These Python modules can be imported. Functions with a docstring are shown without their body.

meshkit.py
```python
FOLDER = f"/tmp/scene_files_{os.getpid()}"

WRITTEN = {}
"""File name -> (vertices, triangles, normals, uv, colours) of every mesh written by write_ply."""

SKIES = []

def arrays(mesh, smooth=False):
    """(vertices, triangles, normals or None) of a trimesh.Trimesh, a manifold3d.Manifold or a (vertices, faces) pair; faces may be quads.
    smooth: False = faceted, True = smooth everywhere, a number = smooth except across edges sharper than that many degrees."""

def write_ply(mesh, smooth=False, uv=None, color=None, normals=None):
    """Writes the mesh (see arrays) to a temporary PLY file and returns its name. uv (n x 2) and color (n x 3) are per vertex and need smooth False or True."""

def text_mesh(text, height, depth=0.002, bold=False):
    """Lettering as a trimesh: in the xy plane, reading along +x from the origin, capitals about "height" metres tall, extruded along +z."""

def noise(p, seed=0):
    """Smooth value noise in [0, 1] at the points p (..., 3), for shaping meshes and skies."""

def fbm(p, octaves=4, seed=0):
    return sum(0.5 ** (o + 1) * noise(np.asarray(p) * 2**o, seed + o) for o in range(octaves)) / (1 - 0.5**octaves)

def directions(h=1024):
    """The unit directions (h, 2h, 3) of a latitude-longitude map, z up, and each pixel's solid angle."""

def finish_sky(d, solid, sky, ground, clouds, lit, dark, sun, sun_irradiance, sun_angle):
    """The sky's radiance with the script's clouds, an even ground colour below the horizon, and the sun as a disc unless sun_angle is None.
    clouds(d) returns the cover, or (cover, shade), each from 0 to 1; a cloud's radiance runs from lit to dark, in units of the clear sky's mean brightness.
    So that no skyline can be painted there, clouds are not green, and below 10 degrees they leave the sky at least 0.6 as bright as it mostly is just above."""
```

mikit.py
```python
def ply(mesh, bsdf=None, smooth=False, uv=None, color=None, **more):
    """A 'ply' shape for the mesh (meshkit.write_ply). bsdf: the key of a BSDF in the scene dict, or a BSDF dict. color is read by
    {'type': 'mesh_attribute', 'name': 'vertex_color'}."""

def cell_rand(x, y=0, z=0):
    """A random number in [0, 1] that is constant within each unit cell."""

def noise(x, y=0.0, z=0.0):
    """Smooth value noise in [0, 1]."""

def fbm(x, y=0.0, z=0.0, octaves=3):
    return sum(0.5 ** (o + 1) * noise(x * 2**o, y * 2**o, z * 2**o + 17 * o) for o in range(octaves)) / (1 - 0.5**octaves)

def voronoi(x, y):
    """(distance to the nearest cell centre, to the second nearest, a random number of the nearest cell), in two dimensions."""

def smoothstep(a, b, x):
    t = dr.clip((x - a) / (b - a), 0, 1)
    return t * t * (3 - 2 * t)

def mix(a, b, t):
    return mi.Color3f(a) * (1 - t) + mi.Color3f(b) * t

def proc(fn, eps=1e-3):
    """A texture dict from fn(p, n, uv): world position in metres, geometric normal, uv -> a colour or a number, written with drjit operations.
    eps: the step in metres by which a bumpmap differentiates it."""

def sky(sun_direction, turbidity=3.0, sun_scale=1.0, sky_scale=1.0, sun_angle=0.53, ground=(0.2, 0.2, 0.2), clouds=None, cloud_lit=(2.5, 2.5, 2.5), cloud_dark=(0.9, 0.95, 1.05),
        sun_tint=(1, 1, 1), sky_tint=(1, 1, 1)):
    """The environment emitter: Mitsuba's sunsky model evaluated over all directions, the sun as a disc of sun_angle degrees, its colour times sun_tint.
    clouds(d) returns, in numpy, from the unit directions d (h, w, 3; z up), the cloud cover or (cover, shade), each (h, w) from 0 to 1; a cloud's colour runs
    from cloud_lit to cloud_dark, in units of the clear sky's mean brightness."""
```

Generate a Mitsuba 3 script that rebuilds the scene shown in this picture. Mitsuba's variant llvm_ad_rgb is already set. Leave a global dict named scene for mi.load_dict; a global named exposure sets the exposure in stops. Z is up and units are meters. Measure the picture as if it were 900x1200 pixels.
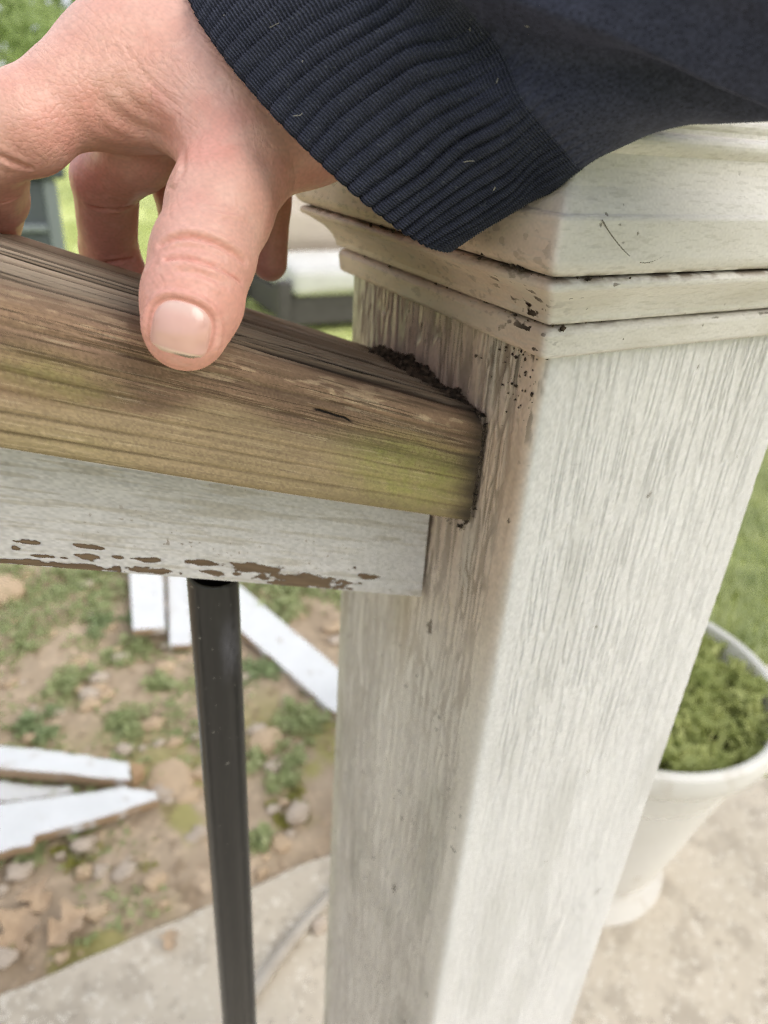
import math
import numpy as np, trimesh, drjit as dr, mitsuba as mi, mikit, meshkit
from scipy.interpolate import CubicSpline
from scipy.spatial import cKDTree
from shapely.geometry import Polygon
from mikit import noise, fbm, voronoi, smoothstep, mix, proc

T4 = mi.ScalarTransform4f
scene = {'type': 'scene'}
labels = {}

# ---------------------------------------------------------------- camera, sky, exposure
CAM = np.array([-0.1395, -0.1536, 0.0551])
FWD = np.array([0.44566, 0.75966, -0.47360])
UP = np.array([0.17780, 0.44339, 0.87852])
RGT = np.array([0.87737, -0.47573, 0.06254])
scene['camera'] = {'type': 'thinlens', 'fov': 70.913, 'fov_axis': 'larger', 'aperture_radius': 0.0011, 'focus_distance': 0.192,
                   'near_clip': 0.01, 'far_clip': 300.0,
                   'to_world': T4().look_at(origin=CAM.tolist(), target=(CAM + FWD).tolist(), up=UP.tolist())}
scene['sky'] = mikit.sky((0.45, -0.62, 0.66), turbidity=3, sun_scale=0.42, sun_angle=42, sun_tint=(0.84, 0.97, 1.20), clouds=lambda d: 1.0,
                         cloud_lit=(2.38, 2.48, 2.70), cloud_dark=(0.9, 0.95, 1.05))
exposure = 2.1

# ---------------------------------------------------------------- helpers
def rng(seed): return np.random.default_rng(seed)

def npnoise(x, y=0.0, z=0.0):
    """numpy twin of mikit.noise, so that relief and colour agree"""
    x, y, z = np.broadcast_arrays(*[np.asarray(v, float) for v in (x, y, z)])
    i = [np.floor(v) for v in (x, y, z)]
    t = [(v - a) ** 2 * (3 - 2 * (v - a)) for v, a in zip((x, y, z), i)]
    I = [(a.astype(np.int64) + 1000000) for a in i]
    out = 0.0
    for a in (0, 1):
        for b in (0, 1):
            for c in (0, 1):
                h = ((I[0] + a) * 374761393 + (I[1] + b) * 668265263 + (I[2] + c) * 2147483647) & 0xFFFFFFFF
                h = ((h ^ (h >> 13)) * 1274126177) & 0xFFFFFFFF
                r = ((h ^ (h >> 16)) & 0xFFFFFF) / 16777215.0
                out = out + r * (t[0] if a else 1 - t[0]) * (t[1] if b else 1 - t[1]) * (t[2] if c else 1 - t[2])
    return out

def nfbm(x, y=0.0, z=0.0, o=3):
    return sum(0.5 ** (k + 1) * npnoise(np.asarray(x) * 2**k, np.asarray(y) * 2**k, np.asarray(z) * 2**k + 17 * k) for k in range(o)) / (1 - 0.5**o)

def sstep(a, b, x):
    t = np.clip((x - a) / (b - a), 0, 1)
    return t * t * (3 - 2 * t)

def add(key, mesh, bsdf, smooth=False, label=None, cat=None, group=None, kind=None, **kw):
    scene[key] = mikit.ply(mesh, bsdf, smooth, **kw)
    tag(key, label, cat, group, kind)
    return key

def tag(key, label=None, cat=None, group=None, kind=None):
    d = {k: v for k, v in (('label', label), ('category', cat), ('group', group), ('kind', kind)) if v}
    if d: labels[key] = d

def num(name, k): return name if k == 0 else f'{name}_{k:03d}'

def grid_faces(n, m, wrap=False):
    """quads of an n x m vertex grid; wrap joins the last column to the first"""
    i, j = np.meshgrid(np.arange(n - 1), np.arange(m if wrap else m - 1), indexing='ij')
    k = (j + 1) % m
    return np.stack([i * m + j, i * m + k, (i + 1) * m + k, (i + 1) * m + j], -1).reshape(-1, 4)

def mesh_of(v, q):
    f = np.vstack([q[:, [0, 1, 2]], q[:, [0, 2, 3]]])
    return trimesh.Trimesh(np.asarray(v).reshape(-1, 3), f, process=False)

def cat_mesh(ms): return trimesh.util.concatenate(ms)

def mat(key, rough=0.6, color=None, bump=None, bscale=1.0, eps=1e-3, spec=0.5, **more):
    b = {'type': 'principled', 'base_color': color if isinstance(color, dict) else {'type': 'rgb', 'value': list(color)},
         'roughness': rough, 'specular': spec, **more}
    if bump is not None:
        b = {'type': 'bumpmap', 'arbitrary': proc(bump, eps), 'scale': bscale, 'bsdf': b}
    scene[key] = {'type': 'twosided', 'bsdf': b}

# ---------------------------------------------------------------- materials
SPOTS_LEFT = [(0.0462, -0.3029, 0.0020), (0.0662, -0.1289, 0.0011), (0.0410, -0.1252, 0.0021), (0.0461, -0.2477, 0.0009), (0.0873, -0.2565, 0.0010), (0.0065, -0.3353, 0.0014), (0.0694, -0.3059, 0.0010), (0.0944, -0.1474, 0.0008), (0.0038, -0.0557, 0.0007)]
SPOTS_RIGHT = [(0.0608, -0.0559, 0.0011), (0.0505, -0.1120, 0.0007), (0.1052, -0.0478, 0.0007), (0.0696, -0.2012, 0.0012), (0.0564, -0.2569, 0.0008), (0.1051, -0.3121, 0.0018), (0.0684, -0.0094, 0.0006)]
def grain_of(u, z, s):
    w = u + 0.0022 * noise(z * 9 + s, u * 25) + 0.0008 * noise(z * 60, u * 200 + s)
    a = 1 - dr.abs(2 * noise(w * 430 + s, z * 24 + 3) - 1)
    b = 1 - dr.abs(2 * noise(w * 640 + 7, z * 52 + s) - 1)
    return smoothstep(0.70, 0.92, dr.maximum(a, 0.97 * b))
def c_post(p, n, uv):
    left = smoothstep(0.0035, 0.0, p.x)                             # the face towards the rail is dirtier
    white = mix((0.69, 0.68, 0.685), (0.625, 0.61, 0.61), fbm(p.x * 40, p.y * 40, p.z * 14))
    tan = mix((0.58, 0.455, 0.365), (0.46, 0.345, 0.27), fbm(p.y * 70, p.z * 60, 3))
    low = mix((0.645, 0.60, 0.555), (0.53, 0.485, 0.44), fbm(p.y * 60, p.z * 18, 5))
    c = mix(white, mix(tan, low, smoothstep(-0.05, -0.16, p.z)), left)
    c = mix(c, (0.40, 0.375, 0.33), left * smoothstep(0.50, 0.72, fbm(p.y * 45, p.z * 12, 21)) * 0.6)
    c = c * (0.93 + 0.14 * noise(p.x * 1500, p.y * 1500, p.z * 900))
    c = mix(c, (0.42, 0.42, 0.31), left * smoothstep(0.108, 0.122, p.y) * 0.55)      # green film on the far edge
    g = dr.select(left > 0.5, grain_of(p.y, p.z, 31.0), grain_of(p.x, p.z, 0.0))       # grime settles in the grooves
    g = g * smoothstep(0.0065, 0.0125, dr.maximum(p.y * left, p.x * (1 - left)))
    c = mix(c, (0.22, 0.165, 0.12), left * g * (0.25 + 0.85 * fbm(p.y * 60, p.z * 25, 12)) * (0.45 + 0.55 * smoothstep(-0.22, -0.08, p.z)))
    c = mix(c, (0.47, 0.455, 0.43), (1 - left) * g * 0.06)
    spot = smoothstep(0.86, 0.92, noise(p.x * 520 + 3, p.y * 520, p.z * 400)) * smoothstep(0.58, 0.72, noise(p.x * 30, p.y * 30, p.z * 30 + 7))
    c = mix(c, (0.06, 0.045, 0.033), spot * (0.12 + 0.55 * left))
    for (u, z, r) in SPOTS_LEFT:
        e = dr.sqrt(dr.square((p.y - u) / r) + dr.square((p.z - z) / (1.7 * r))) + (noise(p.y * 1100, p.z * 1100) - 0.5) * 0.9
        c = mix(c, (0.10, 0.075, 0.055), smoothstep(1.1, 0.5, e) * left * 0.85)
    for (u, z, r) in SPOTS_RIGHT:
        e = dr.sqrt(dr.square((p.x - u) / r) + dr.square((p.z - z) / (1.6 * r))) + (noise(p.x * 1100, p.z * 1100) - 0.5) * 0.9
        c = mix(c, (0.16, 0.13, 0.10), smoothstep(1.0, 0.5, e) * (1 - left) * 0.7)
    c = c * (0.94 + 0.12 * noise(p.x * 900, p.y * 900, p.z * 500))
    c = mix(c, (0.50, 0.49, 0.475), (1 - left) * smoothstep(0.52, 0.75, fbm(p.x * 34, p.z * 9, 14)) * 0.5)
    near = smoothstep(-0.05, -0.004, p.z) * left * smoothstep(0.06, 0.0, p.y)
    c = mix(c, (0.05, 0.035, 0.025), near * smoothstep(0.60, 0.72, fbm(p.y * 420, p.z * 90, 1)) * 0.8)
    stain = smoothstep(0.016, 0.0, dr.abs(p.y - 0.062)) * smoothstep(-0.18, -0.12, p.z) * smoothstep(-0.10, -0.115, p.z) * left
    return mix(c, (0.40, 0.32, 0.22), stain * 0.4)

def b_post(p, n, uv): return fbm(p.x * 1400, p.y * 1400, p.z * 700)
mat('post_paint', 0.36, proc(c_post), b_post, 0.00016, 2e-4, spec=0.4)

def c_cap(p, n, uv):
    left = smoothstep(0.002, -0.004, p.x + smoothstep(0.02, 0.06, p.z) * 0 - dr.minimum(p.y, 0.0))
    c = mix((0.70, 0.675, 0.645), (0.62, 0.59, 0.555), fbm(p.x * 50, p.y * 50, p.z * 120))
    c = mix(c, mix((0.58, 0.45, 0.36), (0.46, 0.34, 0.262), fbm(p.y * 60, p.z * 100, 2)), left * smoothstep(0.055, 0.03, p.z) * 0.95)
    c = c * (0.93 + 0.14 * noise(p.x * 1500, p.y * 1500, p.z * 1500))
    c = mix(c, (0.40, 0.375, 0.325), smoothstep(0.52, 0.75, fbm(p.x * 300, p.y * 300, p.z * 1100)) * 0.30)
    c = mix(c, (0.50, 0.465, 0.40), smoothstep(0.5, 0.75, fbm(p.x * 30, p.y * 30, p.z * 60, 5)) * 0.45)
    groove = smoothstep(0.0022, 0.0, dr.abs(p.z - 0.0246)) + 0.6 * smoothstep(0.0018, 0.0, dr.abs(p.z - 0.0098)) + 0.5 * smoothstep(0.0015, 0.0, dr.abs(p.z))
    c = mix(c, (0.20, 0.145, 0.095), dr.clip(groove, 0, 1) * smoothstep(0.30, 0.6, fbm(p.x * 260, p.y * 260, p.z * 200)) * 0.8)
    corner = smoothstep(0.017, 0.0, dr.sqrt(dr.square(p.x + 0.008) + dr.square(p.y - 0.004))) * smoothstep(0.027, 0.02, p.z)
    c = mix(c, (0.05, 0.036, 0.026), (corner * 0.9 + 0.22 * left) * smoothstep(0.6, 0.7, fbm(p.x * 330, p.y * 330, p.z * 420)))
    spot = smoothstep(0.88, 0.94, noise(p.x * 480, p.y * 480, p.z * 480 + 9)) * smoothstep(0.5, 0.6, noise(p.x * 45, p.y * 45, p.z * 45))
    return mix(c, (0.10, 0.075, 0.05), spot * 0.7)

def b_cap(p, n, uv):
    rough = smoothstep(0.025, 0.028, p.z) * smoothstep(0.040, 0.036, p.z)
    return fbm(p.x * 260, p.y * 260, p.z * 2600) * 0.5 + fbm(p.x * 1500, p.y * 1500, p.z * 1500) * (0.35 + 0.9 * rough)
mat('cap_paint', 0.5, proc(c_cap), b_cap, 0.00022, 2e-4, spec=0.4)

SL = 0.357                                                           # slope of the railing
def c_rail(p, n, uv):
    h = -(p.z + 0.0262 + SL * p.x)                                  # down from the top, 0..0.040
    s = p.x
    front = smoothstep(0.0275, 0.0225, p.y)
    streak = fbm(p.y * 560 + noise(s * 30) * 1.2, s * 9, 2)
    top = mix((0.36, 0.295, 0.225), (0.22, 0.17, 0.12), noise(p.y * 320, s * 6, 1))
    top = mix(top, (0.035, 0.027, 0.021), smoothstep(0.45, 0.57, streak) * (0.45 + 0.6 * smoothstep(0.085, 0.03, p.y)))
    top = mix(top, (0.46, 0.36, 0.245), smoothstep(0.085, 0.10, p.y) * 0.6)
    g = fbm(h * 1500, s * 22, 4)
    brown = mix((0.33, 0.215, 0.145), (0.13, 0.082, 0.055), fbm(h * 420, s * 28, 5))
    olive = mix((0.42, 0.31, 0.195), (0.27, 0.20, 0.12), fbm(h * 300, s * 26, 6))
    fc = mix(brown, olive, smoothstep(0.0125, 0.019, h + (noise(s * 45, h * 90) - 0.5) * 0.008 - 0.03 * smoothstep(-0.06, -0.14, s) * 0.3))
    fc = mix(fc, (0.47, 0.345, 0.235), smoothstep(0.60, 0.75, fbm(s * 160, h * 700, 8)) * smoothstep(0.012, 0.006, h) * 0.7)
    green = smoothstep(0.030, 0.0, dr.sqrt(dr.square((s + 0.028) * 0.8) + dr.square((h - 0.024) * 1.7))) * 1.5
    green = green + 0.6 * smoothstep(0.016, 0.0, dr.sqrt(dr.square((s + 0.127) * 0.7) + dr.square((h - 0.020) * 1.6)))
    green = green + 0.45 * smoothstep(0.027, 0.04, h) * noise(s * 40, h * 120, 3)
    fc = mix(fc, (0.27, 0.275, 0.075), dr.clip(green, 0, 1) * (0.30 + 0.55 * fbm(s * 500, h * 500, 2)))
    line = mi.Float(0)
    hw = h + (noise(s * 14, 3) - 0.5) * 0.0016 + 0.010 * s
    for k, a in enumerate((0.0085, 0.0148, 0.0192, 0.0240, 0.0292, 0.0342)):
        line = line + smoothstep(0.00075, 0.0001, dr.abs(hw - a + (noise(s * 60, k * 7) - 0.5) * 0.0005)) * (0.35 + 0.6 * noise(s * 35, k * 3 + 1))
    fc = mix(fc, (0.085, 0.058, 0.032), dr.clip(line, 0, 1) * 0.6)
    band = noise(hw * 210 + 3, s * 5)
    fc = fc * (0.72 + 0.5 * band)
    fc = mix(fc, (0.12, 0.085, 0.05), smoothstep(0.58, 0.75, g) * 0.25)
    fib = fbm(h * 2300, s * 55, 15)
    fc = mix(fc, (0.085, 0.056, 0.036), smoothstep(0.56, 0.70, fib) * smoothstep(0.026, 0.010, h) * 0.8)
    fc = mix(fc, (0.52, 0.42, 0.29), smoothstep(0.64, 0.80, fbm(h * 1900, s * 80, 25)) * 0.35)
    fc = fc * (0.80 + 0.4 * noise(s * 1900, h * 2100, p.y * 2100))
    c = mix(top, fc, front)
    edge = smoothstep(0.007, 0.0, h) * smoothstep(0.034, 0.022, p.y)  # worn near arris
    c = mix(c, mix((0.27, 0.18, 0.12), (0.12, 0.08, 0.052), fbm(s * 60, h * 600 + p.y * 600, 4)), edge * 0.75)
    c = mix(c, (0.055, 0.042, 0.032), smoothstep(-0.013, -0.001, s + (fbm(h * 300, p.y * 300) - 0.5) * 0.008) * 0.9)
    crack = smoothstep(0.0006, 0.0002, dr.abs(h - 0.0122 - 0.1 * (s + 0.056) + (noise(s * 420) - 0.5) * 0.0007)) * smoothstep(0.007, 0.005, dr.abs(s + 0.056))
    return mix(c, (0.012, 0.008, 0.006), crack * front)

def b_rail(p, n, uv):
    h = -(p.z + 0.0262 + SL * p.x)
    return fbm(p.y * 1400, h * 1400, p.x * 60) * 0.7 + fbm(p.x * 1500, p.y * 1500, p.z * 1500) * 0.4
mat('old_wood', 0.75, proc(c_rail), b_rail, 0.00055, 2e-4, spec=0.25)

FLAKES = [(-0.1381, 0.0086, 0.0034, 0.0008), (-0.1420, 0.0061, 0.0015, 0.0007), (-0.1353, 0.0043, 0.0032, 0.0006), (-0.1233, 0.0090, 0.0048, 0.0009), (-0.1242, 0.0053, 0.0036, 0.0012), (-0.1154, 0.0063, 0.0016, 0.0006), (-0.1070, 0.0063, 0.0045, 0.0009), (-0.1053, 0.0024, 0.0081, 0.0012), (-0.1317, 0.0015, 0.0189, 0.0012), (-0.0903, 0.0069, 0.0042, 0.0013), (-0.0863, 0.0033, 0.0040, 0.0010), (-0.0715, 0.0069, 0.0094, 0.0020), (-0.0534, 0.0033, 0.0170, 0.0032), (-0.0270, 0.0076, 0.0039, 0.0011), (-0.0335, 0.0112, 0.0010, 0.0007), (-0.0782, 0.0037, 0.0014, 0.0007), (-0.1303, 0.0043, 0.0015, 0.0004), (-0.1204, -0.0001, 0.0078, 0.0009)]
def peel(p):
    """1 where the white paint of the lower board has flaked off"""
    u = p.z + 0.1139 + SL * p.x                                     # up from the lower edge
    s = p.x
    wob = (fbm(s * 260, u * 700, 11) - 0.5) * 1.5 + (noise(s * 1300, u * 1500, 3) - 0.5) * 0.35
    out = mi.Float(0)
    for (a, b, hl, hh) in FLAKES:
        e = dr.sqrt(dr.square((s - a) / hl) + dr.square((u - b) / hh))
        out = dr.maximum(out, smoothstep(1.02, 0.94, e + dr.maximum(wob, -0.45)) * smoothstep(1.7, 1.6, e))
    far = smoothstep(-0.145, -0.16, s) * smoothstep(0.60, 0.63, fbm(s * 75, u * 520, 11) + smoothstep(0.012, 0.001, u) * 0.2 - 0.08)
    return dr.maximum(out, far)
def c_board(p, n, uv):
    u = p.z + 0.1139 + SL * p.x
    c = mix((0.65, 0.625, 0.635), (0.57, 0.545, 0.55), fbm(p.x * 40, u * 200, 1))
    c = mix(c, (0.42, 0.375, 0.32), smoothstep(0.5, 0.75, fbm(p.x * 50, u * 700, 2)) * 0.55)
    c = mix(c, (0.20, 0.13, 0.085), smoothstep(0.90, 0.95, noise(p.x * 700, u * 1100, 5)) * smoothstep(0.5, 0.7, noise(p.x * 26, u * 70, 8)) * 0.7)
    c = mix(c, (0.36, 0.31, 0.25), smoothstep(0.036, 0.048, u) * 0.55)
    c = c * (0.86 + 0.28 * noise(p.x * 900, u * 1600, 6))
    w = mix((0.20, 0.135, 0.085), (0.10, 0.062, 0.038), fbm(p.x * 120, u * 1500, 3))
    return mix(c, w, peel(p) * smoothstep(0.06, 0.05, p.y))
def b_board(p, n, uv): return (1 - peel(p)) * 1.0 + fbm(p.x * 90, p.z * 1300 + p.x * SL * 1300, 3) * 0.45 + 0.25 * noise(p.x * 1500, p.z * 1500)
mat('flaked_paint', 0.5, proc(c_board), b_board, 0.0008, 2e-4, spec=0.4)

def c_bal(p, n, uv):
    c = mix((0.010, 0.010, 0.011), (0.022, 0.021, 0.020), fbm(p.x * 300, p.y * 300, p.z * 20))
    dust = smoothstep(0.90, 0.95, noise(p.x * 900, p.y * 900, p.z * 500)) * smoothstep(-0.30, -0.12, p.z)
    scuff = smoothstep(0.006, 0.001, dr.abs(p.x + 0.0785)) * smoothstep(0.02, 0.0, dr.abs(p.z + 0.122)) * fbm(p.x * 700, p.z * 250, 1)
    c = mix(c, (0.25, 0.24, 0.22), dust * 0.8)
    return mix(c, (0.16, 0.16, 0.20), dr.clip(scuff, 0, 1) * 0.5)
mat('black_metal', 0.26, proc(c_bal), lambda p, n, uv: fbm(p.x * 900, p.y * 900, p.z * 160), 0.00008, 2e-4, spec=0.5)

def c_skin(p, n, uv):
    m = fbm(p.x * 130, p.y * 130, p.z * 130)
    c = mix((0.78, 0.475, 0.395), (0.68, 0.345, 0.28), m)
    c = mix(c, (0.68, 0.29, 0.235), smoothstep(0.5, 0.8, fbm(p.x * 60 + 4, p.y * 60, p.z * 60)) * 0.55)
    far = smoothstep(0.078, 0.095, p.y) * smoothstep(0.060, 0.045, p.z)         # fingers: redder skin on the palm side
    c = mix(c, (0.58, 0.24, 0.195), far * 0.7)
    tip = smoothstep(0.028, 0.012, dr.sqrt(dr.square(p.x + 0.0975) + dr.square(p.y - 0.016) + dr.square(p.z - 0.009)))
    c = mix(c, (0.74, 0.33, 0.27), tip * 0.5)
    fine = noise(p.x * 1400, p.y * 1400, p.z * 1400)
    a, b, _ = voronoi(p.x * 640 + p.y * 250 + noise(p.z * 300) * 0.8, p.z * 640 - p.y * 320)
    c = mix(c, c * mi.Color3f(0.86, 0.74, 0.70), smoothstep(0.18, 0.0, b - a) * 0.16)
    d = mi.Vector3f(p) - mi.Vector3f(*[float(a) for a in NC])
    lu, lv = dr.dot(d, mi.Vector3f(*[float(a) for a in NU])) / NAIL[0], dr.dot(d, mi.Vector3f(*[float(a) for a in NV])) / NAIL[1]
    r = dr.power(dr.power(dr.abs(lu) + 1e-4, 2.6) + dr.power(dr.abs(lv) + 1e-4, 2.6), 1 / 2.6)
    c = mix(c, (0.50, 0.20, 0.155), smoothstep(0.10, 0.0, dr.abs(r - 1.03)) * smoothstep(0.95, 0.7, lv) * 0.55)   # redder rim of the nail fold
    near = mi.Float(1)
    for dep_, wid, pts in CREASES[:2] + CREASES[9:13]:                # the deep folds of the joints are redder
        for a, b in zip(pts[:-1], pts[1:]):
            A, B = mi.Vector3f(*a), mi.Vector3f(*[float(v) - float(w) for v, w in zip(b, a)])
            q = mi.Vector3f(p) - A
            near = dr.minimum(near, dr.norm(q - B * dr.clip(dr.dot(q, B) / dr.dot(B, B), 0, 1)))
    c = mix(c, c * mi.Color3f(0.74, 0.50, 0.45), smoothstep(0.0008, 0.0001, near) * 0.6)
    pale = smoothstep(0.62, 0.8, noise(p.x * 420, p.y * 420, p.z * 420))
    return mix(c, (0.80, 0.56, 0.47), pale * 0.12) * (0.92 + 0.16 * fine)
def b_skin(p, n, uv):
    a, b, _ = voronoi(p.x * 640 + p.y * 250 + noise(p.z * 300) * 0.8, p.z * 640 - p.y * 320)
    lines = noise((p.x + p.z) * 260 + p.y * 90, p.y * 900 - p.x * 700, p.z * 300)
    return smoothstep(0.0, 0.25, b - a) * 0.28 + lines * 0.5 + 0.3 * fbm(p.x * 1700, p.y * 1700, p.z * 1700)
mat('skin', 0.37, proc(c_skin), b_skin, 0.00032, 2e-4, spec=0.42, sheen=0.15)

def c_cloth(p, n, uv):
    c = mix((0.030, 0.033, 0.054), (0.047, 0.051, 0.080), fbm(p.x * 260, p.y * 260, p.z * 260))
    return c * (0.6 + 0.8 * noise(p.x * 1900, p.y * 1900, p.z * 1900))
def b_cloth(p, n, uv): return noise(uv.x * 1500, uv.y * 900) * 0.6 + noise(p.x * 2600, p.y * 2600, p.z * 2600) * 0.7
mat('jacket_cloth', 0.85, proc(c_cloth), b_cloth, 0.0002, 2e-4, spec=0.2, sheen=0.6)
def b_knit(p, n, uv):
    row = 0.5 + 0.5 * dr.sin(uv.x * 6.2832 * 55.55 + 1.6 * dr.abs(dr.cos(uv.y * 3.14159 * 78)))
    return row * 0.75 + 0.4 * noise(p.x * 2600, p.y * 2600, p.z * 2600)
def c_knit(p, n, uv):
    c = mix((0.034, 0.038, 0.058), (0.058, 0.063, 0.091), fbm(p.x * 300, p.y * 300, p.z * 300))
    fuzz = smoothstep(0.86, 0.92, noise(p.x * 1100, p.y * 1100, p.z * 1100))
    row = 0.5 + 0.5 * dr.sin(uv.x * 6.2832 * 55.55 + 1.6 * dr.abs(dr.cos(uv.y * 3.14159 * 78)))
    c = c * (0.72 + 0.56 * row) * (0.8 + 0.4 * noise(p.x * 1800, p.y * 1800, p.z * 1800))
    return mix(c, (0.12, 0.13, 0.15), fuzz * 0.5)
mat('rib_knit', 0.9, proc(c_knit), b_knit, 0.0007, 1.2e-4, spec=0.15, sheen=0.8)

def c_conc(p, n, uv):
    c = mix((0.64, 0.57, 0.465), (0.50, 0.44, 0.35), fbm(p.x * 9, p.y * 9, 1, 4))
    c = mix(c, (0.36, 0.31, 0.245), smoothstep(0.5, 0.75, fbm(p.x * 26, p.y * 26, 6)) * 0.5)
    c = mix(c, (0.74, 0.69, 0.60), smoothstep(0.72, 0.82, noise(p.x * 190, p.y * 190)) * 0.6)
    return mix(c, (0.30, 0.25, 0.19), smoothstep(0.80, 0.88, noise(p.x * 170 + 9, p.y * 170)) * 0.5)
mat('concrete', 0.85, proc(c_conc), lambda p, n, uv: fbm(p.x * 220, p.y * 220, p.z * 220, 4), 0.0025, 1e-3, spec=0.2)

def c_dirt(p, n, uv):
    c = mix((0.50, 0.40, 0.29), (0.32, 0.24, 0.165), fbm(p.x * 13, p.y * 13, 2, 4))
    c = mix(c, (0.60, 0.47, 0.34), smoothstep(0.55, 0.75, fbm(p.x * 60, p.y * 60, 4)) * 0.6)
    moss = smoothstep(0.56, 0.68, fbm(p.x * 10 + 3, p.y * 10 + 8, 5)) * smoothstep(0.95, 0.72, p.y)
    c = mix(c, (0.32, 0.31, 0.09), moss * 0.7)
    return mix(c, (0.20, 0.135, 0.085), smoothstep(0.62, 0.76, fbm(p.x * 45, p.y * 45, 9)) * 0.5)
mat('bare_dirt', 0.95, proc(c_dirt), lambda p, n, uv: fbm(p.x * 120, p.y * 120, p.z * 120, 4), 0.010, 1e-3, spec=0.1)

def c_turf(p, n, uv): return mix(mix((0.40, 0.44, 0.15), (0.30, 0.34, 0.11), fbm(p.x * 5, p.y * 5, 1, 4)), (0.62, 0.66, 0.30), smoothstep(2.3, 3.0, p.y))  # turf paled with distance: the sunlit far lawn is put into the colour
mat('turf', 0.95, proc(c_turf), spec=0.1)

def c_white(p, n, uv):
    c = mix((0.78, 0.79, 0.80), (0.66, 0.67, 0.67), fbm(p.x * 18, p.y * 18, p.z * 30))
    c = mix(c, (0.45, 0.40, 0.33), smoothstep(0.66, 0.80, fbm(p.x * 55, p.y * 55, p.z * 55)) * 0.55)
    return mix(c, (0.36, 0.25, 0.155), smoothstep(0.75, 0.55, n.z) * smoothstep(0.25, 0.5, fbm(p.x * 30, p.y * 30, 3)))   # sawn edges lost their paint
mat('white_paint', 0.6, proc(c_white), lambda p, n, uv: fbm(p.x * 90, p.y * 90, p.z * 90), 0.0008, 1e-3, spec=0.3)
mat('bare_timber', 0.8, proc(lambda p, n, uv: mix((0.46, 0.31, 0.18), (0.30, 0.19, 0.11), fbm(p.x * 60, p.y * 150, p.z * 150))), spec=0.2)
mat('pot_plastic', 0.45, proc(lambda p, n, uv: mix(mix((0.70, 0.685, 0.64), (0.62, 0.60, 0.545), fbm(p.x * 12, p.y * 12, p.z * 12)), (0.42, 0.36, 0.27), smoothstep(0.6, 0.78, fbm(p.x * 40, p.y * 40, p.z * 22)) * 0.35 + 0.25 * smoothstep(-0.82, -0.92, p.z))), spec=0.4)
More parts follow.
